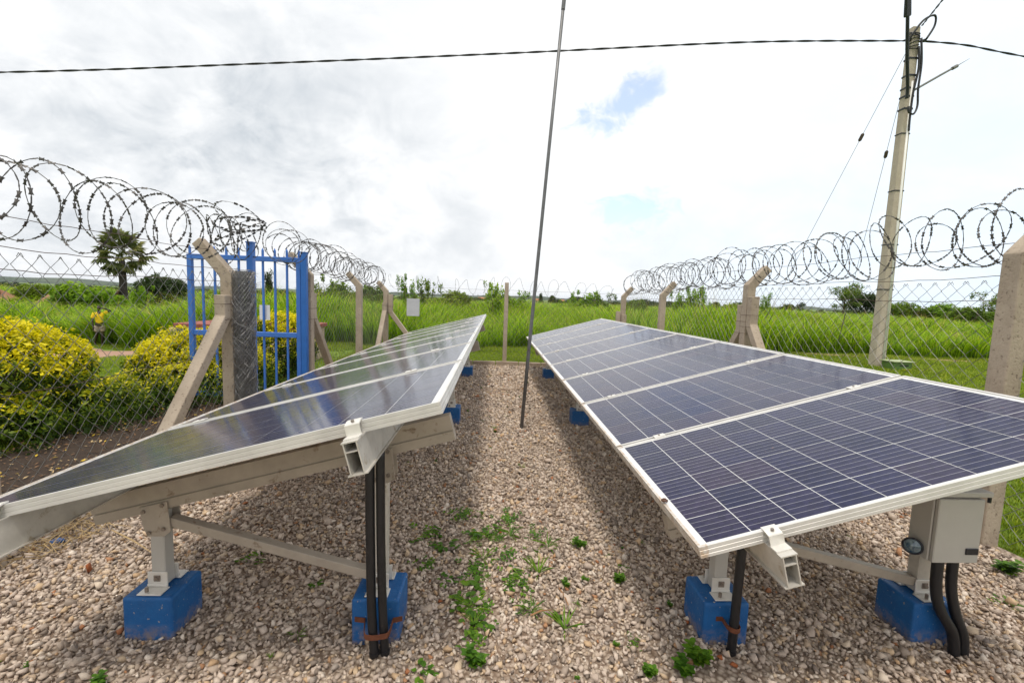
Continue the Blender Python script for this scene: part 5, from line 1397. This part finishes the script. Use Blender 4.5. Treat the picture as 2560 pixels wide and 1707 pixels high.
# ------------------------------------------------------------------ weeds and litter in the gravel
def weed_mesh(kind, seed):
    rg = np.random.default_rng(seed); Vs, Fs, Ts = [], [], []; b = 0
    def leaf(base, dirv, ln, wd, t):
        nonlocal b
        d = np.array(dirv, float); d /= np.linalg.norm(d); s = np.cross(d, (0, 0, 1)); s /= (np.linalg.norm(s)+1e-6); u_ = np.cross(s, d); B = np.array(base, float)
        pts = [B, B+d*ln*.35+s*wd-u_*wd*.1, B+d*ln*.35-u_*wd*.35, B+d*ln*.35-s*wd-u_*wd*.1, B+d*ln*.75+s*wd*.7-u_*ln*.08, B+d*ln*.75-u_*ln*.16, B+d*ln*.75-s*wd*.7-u_*ln*.08, B+d*ln-u_*ln*.25]
        Vs.extend(pts); Fs.extend([(b, b+1, b+2, b+2), (b, b+2, b+3, b+3), (b+1, b+4, b+5, b+2), (b+2, b+5, b+6, b+3), (b+4, b+7, b+5, b+5), (b+5, b+7, b+6, b+6)]); Ts.extend([t*.7]+[t]*6+[min(1, t*1.2)]); b += 8
    if kind == 'leafy':
        for st in range(rg.integers(3, 6)):
            a0 = rg.uniform(0, 6.28); lean_ = rg.uniform(.1, .8); H = rg.uniform(.5, 1)
            for lv in range(5):
                z = H*(lv+1)/5*.75; bx0 = math.cos(a0)*lean_*z; by0 = math.sin(a0)*lean_*z
                for q in range(3):
                    a = lv*1.2+q*2.09+rg.normal(0, .3); leaf((bx0, by0, z), (math.cos(a), math.sin(a), .55-.1*lv*rg.random()), .34*(1.1-.1*lv), .105, rg.uniform(.2, .8))
    elif kind == 'flat':
        for i in range(16):
            a = rg.uniform(0, 6.28); r_ = rg.uniform(0, .5); leaf((math.cos(a)*r_, math.sin(a)*r_, .06+rg.uniform(0, .12)), (math.cos(a+rg.normal(0, .6)), math.sin(a+rg.normal(0, .6)), .25), rg.uniform(.25, .45), .12, rg.uniform(.1, .75))
    elif kind == 'creeper':
        for s in range(6):
            a = rg.uniform(0, 6.28); x = y = 0.; kk_ = rg.integers(3, 10)
            for k in range(kk_):
                if rg.random() < .3:
                    x += math.cos(a)*.14; y += math.sin(a)*.14; continue
                a += rg.normal(0, .25); x += math.cos(a)*.16; y += math.sin(a)*.16
                for q in (-1, 1): leaf((x, y, .06+rg.uniform(0, .08)), (math.cos(a+q*1.1), math.sin(a+q*1.1), .35), rg.uniform(.12, .24), .055, rg.uniform(.1, .8))
    else:
        for i in range(14):
            a = rg.uniform(0, 6.28); d = np.array((math.cos(a), math.sin(a), rg.uniform(.3, 1.6))); leaf((0, 0, 0), d, rg.uniform(.6, 1.1), .03, rg.uniform(.4, 1))
    V = np.array([tuple(v) for v in Vs], float); F3 = []
    for f in Fs:
        if f[2] == f[3]: F3.append((f[0], f[1], f[2]))
        else: F3 += [(f[0], f[1], f[2]), (f[0], f[2], f[3])]
    return mesh_np('weed_leaves', V, np.array(F3), 'weed', np.clip(np.array(Ts), 0, 1))
WM = {k: [weed_mesh(k, 40+i*7+len(k)) for i in range(3)] for k in ('leafy', 'flat', 'creeper', 'grassy')}
GW = 'weeds sprouting through the gravel'
def weed(x, y, s, kind, label, i):
    o = obj_me('weed', WM[kind][i % 3]); o.location = (x, y, float(zg(x, y))+.004); o.rotation_euler = (0, 0, i*2.1); o.scale = (s, s, s*random.uniform(.8, 1.1))
    return tag(o, label, 'weed', GW)
BIGW = [(-.30, 2.74, .15, 'creeper', 'spreading weed by the right foot of the left table'), (-.12, 2.86, .13, 'creeper', 'dark weed at the top of the weedy patch in the aisle'), (.10, 2.80, .12, 'creeper', 'creeping weed at the right of the weedy patch in the aisle'),
 (-.02, 2.36, .12, 'creeper', 'bushy weed midway down the aisle in front of the bare soil'), (.17, 2.40, .12, 'creeper', 'round weed right of the bushy one in mid aisle'), (.36, 2.52, .12, 'grassy', 'grassy weed tuft right of mid aisle'),
 (-.06, 2.10, .14, 'flat', 'broad leaved weed in line behind the two front weeds'), (-.05, 1.90, .13, 'flat', 'flat broad weed just behind the frontmost leafy weed'), (-.06, 1.79, .11, 'creeper', 'low weed in the front half of the aisle beside the blue block'),
 (-.03, 1.66, .10, 'leafy', 'frontmost dark weed in the aisle'), (-.235, 1.645, .09, 'flat', 'light green weed below the strapped pipes'), (.66, 1.62, .085, 'leafy', 'small leafy weed left of the clump by the right blue block'),
 (.88, 1.67, .12, 'leafy', 'tall leafy weed at the foot of the right blue block'), (.80, 1.62, .10, 'leafy', 'leafy weed at the left side of the clump near the right blue block'), (.70, 2.20, .09, 'leafy', 'leafy weed left of the right table corner'),
 (.56, 2.54, .09, 'leafy', 'weed on the aisle beside the right table edge'), (.36, 1.86, .13, 'grassy', 'straggly grass clump in the front of the aisle'), (.22, 1.98, .10, 'grassy', 'thin grass tuft near the front of the aisle'),
 (-1.22, 2.52, .14, 'creeper', 'weed under the left table behind the brace'), (-1.40, 1.56, .075, 'leafy', 'weed sprig in front of the left blue block'), (-.87, 2.18, .06, 'flat', 'small round leaved weed beneath the brace of the left table'),
 (-1.86, 1.60, .09, 'grassy', 'grassy weed at the bottom left corner'), (2.75, 2.05, .10, 'creeper', 'creeping weed by the right fence foot'), (2.95, 2.3, .16, 'leafy', 'leafy weed beside the near right concrete post'),
 (3.05, 2.02, .15, 'creeper', 'spreading weed at the lower right edge')]
for i, (x, y, s, k, lab) in enumerate(BIGW): weed(x, y, s*(1.15 if k == 'creeper' else 1.0), k, lab, i)
rg = np.random.default_rng(12)
for i in range(26):
    a = rg.uniform(0, 6.28); q = rg.random()**.5
    weed(-.03+math.cos(a)*q*.34, 2.42+math.sin(a)*q*.55, rg.uniform(.07, .13), ['creeper', 'flat', 'creeper', 'grassy'][i % 4], 'low sprawling weed in the broad weedy patch of the near aisle', i)
rg = np.random.default_rng(13)
for i in range(62):
    if i < 34: x, y = rg.normal(.12, .28), rg.uniform(1.75, 8.8)
    elif i < 50: x, y = rg.uniform(-2.2, 2.9), rg.uniform(1.55, 4)
    else: x, y = rg.uniform(.25, 1.0), rg.uniform(1.6, 2.6)
    weed(x, y, rg.uniform(.022, .058), ['leafy', 'flat', 'creeper', 'grassy', 'leafy'][i % 5], 'tiny weed seedling scattered among the gravel stones', i)
rs = stone_proto(3).data.copy(); rs.materials.clear(); rs.materials.append(MATS['redstone'])
RS = [(.835, 1.985, .021, 'orange red stone left of the right blue block'), (.945, 1.915, .017, 'smaller red stone close to the right blue block'), (1.02, 1.665, .024, 'rounded rusty stone beside the leafy clump'), (.98, 1.69, .026, 'dark red stone behind the leafy clump'),
 (-.215, 2.03, .020, 'flat red stone right of the strapped block'), (-.105, 2.04, .015, 'red stone next to the flat red stone'), (.33, 1.93, .014, 'orange stone by the straggly grass'), (-1.28, 1.535, .018, 'orange stone at the bottom left'), (.08, 2.66, .018, 'red stone on the bare soil in the aisle'),
 (-2.02, 2.24, .06, 'flat reddish clod near the left fence'), (1.9, 1.62, .019, 'red brown stone between the two right blocks')]
for i, (x, y, s, lab) in enumerate(RS):
    o = obj_me('red_stone', rs); o.location = (x, y, float(zg(x, y))+s*.45); o.scale = (s, s, s*(.4 if s > .05 else .9)); o.rotation_euler = (.2*i, .1, i*1.3); tag(o, lab, 'stone', 'red stones on the gravel')
for i, (x0_, y0_, x1_, y1_, lab) in enumerate(((.37, 2.12, .40, 1.98, 'brown dry stick in the aisle'), (-2.22, 2.62, -1.80, 2.38, 'pale dry stalk left of the left table post'), (.21, 1.92, .31, 1.96, 'short twig by the grass tuft'))):
    tag(MB().tube([(x0_, y0_, .034), ((x0_+x1_)/2, (y0_+y1_)/2, .043), (x1_, y1_, .032)], [.0035, .004, .002], 5).build('dry_stick', 'stickmat' if i != 1 else 'straw'), lab, 'stick')
tag(MB().tube([(-2.452, 2.482, .028), (-2.40, 2.50, .036), (-2.385, 2.512, .037)], [.012, .016, .010], 8).build('plastic_scrap', 'bluecap', smooth=True), 'bright blue plastic scrap on the gravel by the left fence', 'litter')
# dry roots and straw along the left fence foot
mb = MB(); rg = np.random.default_rng(17)
for i in range(260):
    x = rg.uniform(-2.62, -2.28); y = rg.uniform(2.3, 3.7); a = rg.uniform(0, 6.28); ln = rg.uniform(.06, .22)
    mb.tube([(x, y, .03+rg.uniform(0, .03)), (x+math.cos(a)*ln*.5, y+math.sin(a)*ln*.5, .05+rg.uniform(0, .05)), (x+math.cos(a+.4)*ln, y+math.sin(a+.4)*ln, .03+rg.uniform(0, .03))], [.003, .0025, .001], 3, False)
tag(mb.build('dry_roots', 'straw'), 'matted dry grass and roots along the left fence foot', 'dry grass', kind='stuff')
tag(MB().add([(3.30, 2.40, .045), (3.39, 2.33, .055), (3.46, 2.30, .045), (3.40, 2.38, .06), (3.36, 2.42, .05)], [(0, 1, 3), (1, 2, 3), (0, 3, 4), (3, 2, 4)]).build('fallen_leaf', 'yellowleaf'), 'yellow fallen leaf near the foot of the near right post', 'leaf')

litter = [obj_me('litter_leaf', mesh_np('litter_leaf', np.array([(-1, 0, 0), (0, .45, .15), (1, 0, .1), (0, -.45, .12)], float), np.array([(0, 1, 2, 3)]), q_), link=False) for q_ in ('deadleaf', 'straw', 'yellowleaf')]
P2 = np.column_stack([RNG.uniform(-4.1, -2.55, 2600), RNG.uniform(.5, 5.8, 2600)]); n = len(P2)
o = scatter('leaf_litter', np.column_stack([P2, zt(P2[:, 0], P2[:, 1])+.085]), RNG.uniform(0, 6.28, n), RNG.uniform(.008, .022, n), RNG.choice(3, n, p=[.62, .28, .10]), litter, RNG.normal(0, .35, (n, 2)))
tag(o, 'dry fallen leaves on the dark soil under the yellow shrubs', 'leaf litter', kind='stuff')

# ------------------------------------------------------------------ haze
m = bpy.data.materials.new('haze_air'); m.use_nodes = True; t = m.node_tree
for n_ in list(t.nodes):
    if n_.type != 'OUTPUT_MATERIAL': t.nodes.remove(n_)
pv = t.nodes.new('ShaderNodeVolumePrincipled'); pv.inputs['Color'].default_value = (.80, .88, 1.0, 1); pv.inputs['Density'].default_value = .00006; pv.inputs['Anisotropy'].default_value = .2
t.links.new(pv.outputs[0], t.nodes['Material Output'].inputs['Volume']); MATS['haze_air'] = m
hz = MB().box((0, 6, 22), (16000, 16000, 60)).build('haze', 'haze_air')
tag(hz, 'thin pale air haze over the whole plain', 'haze', kind='stuff')
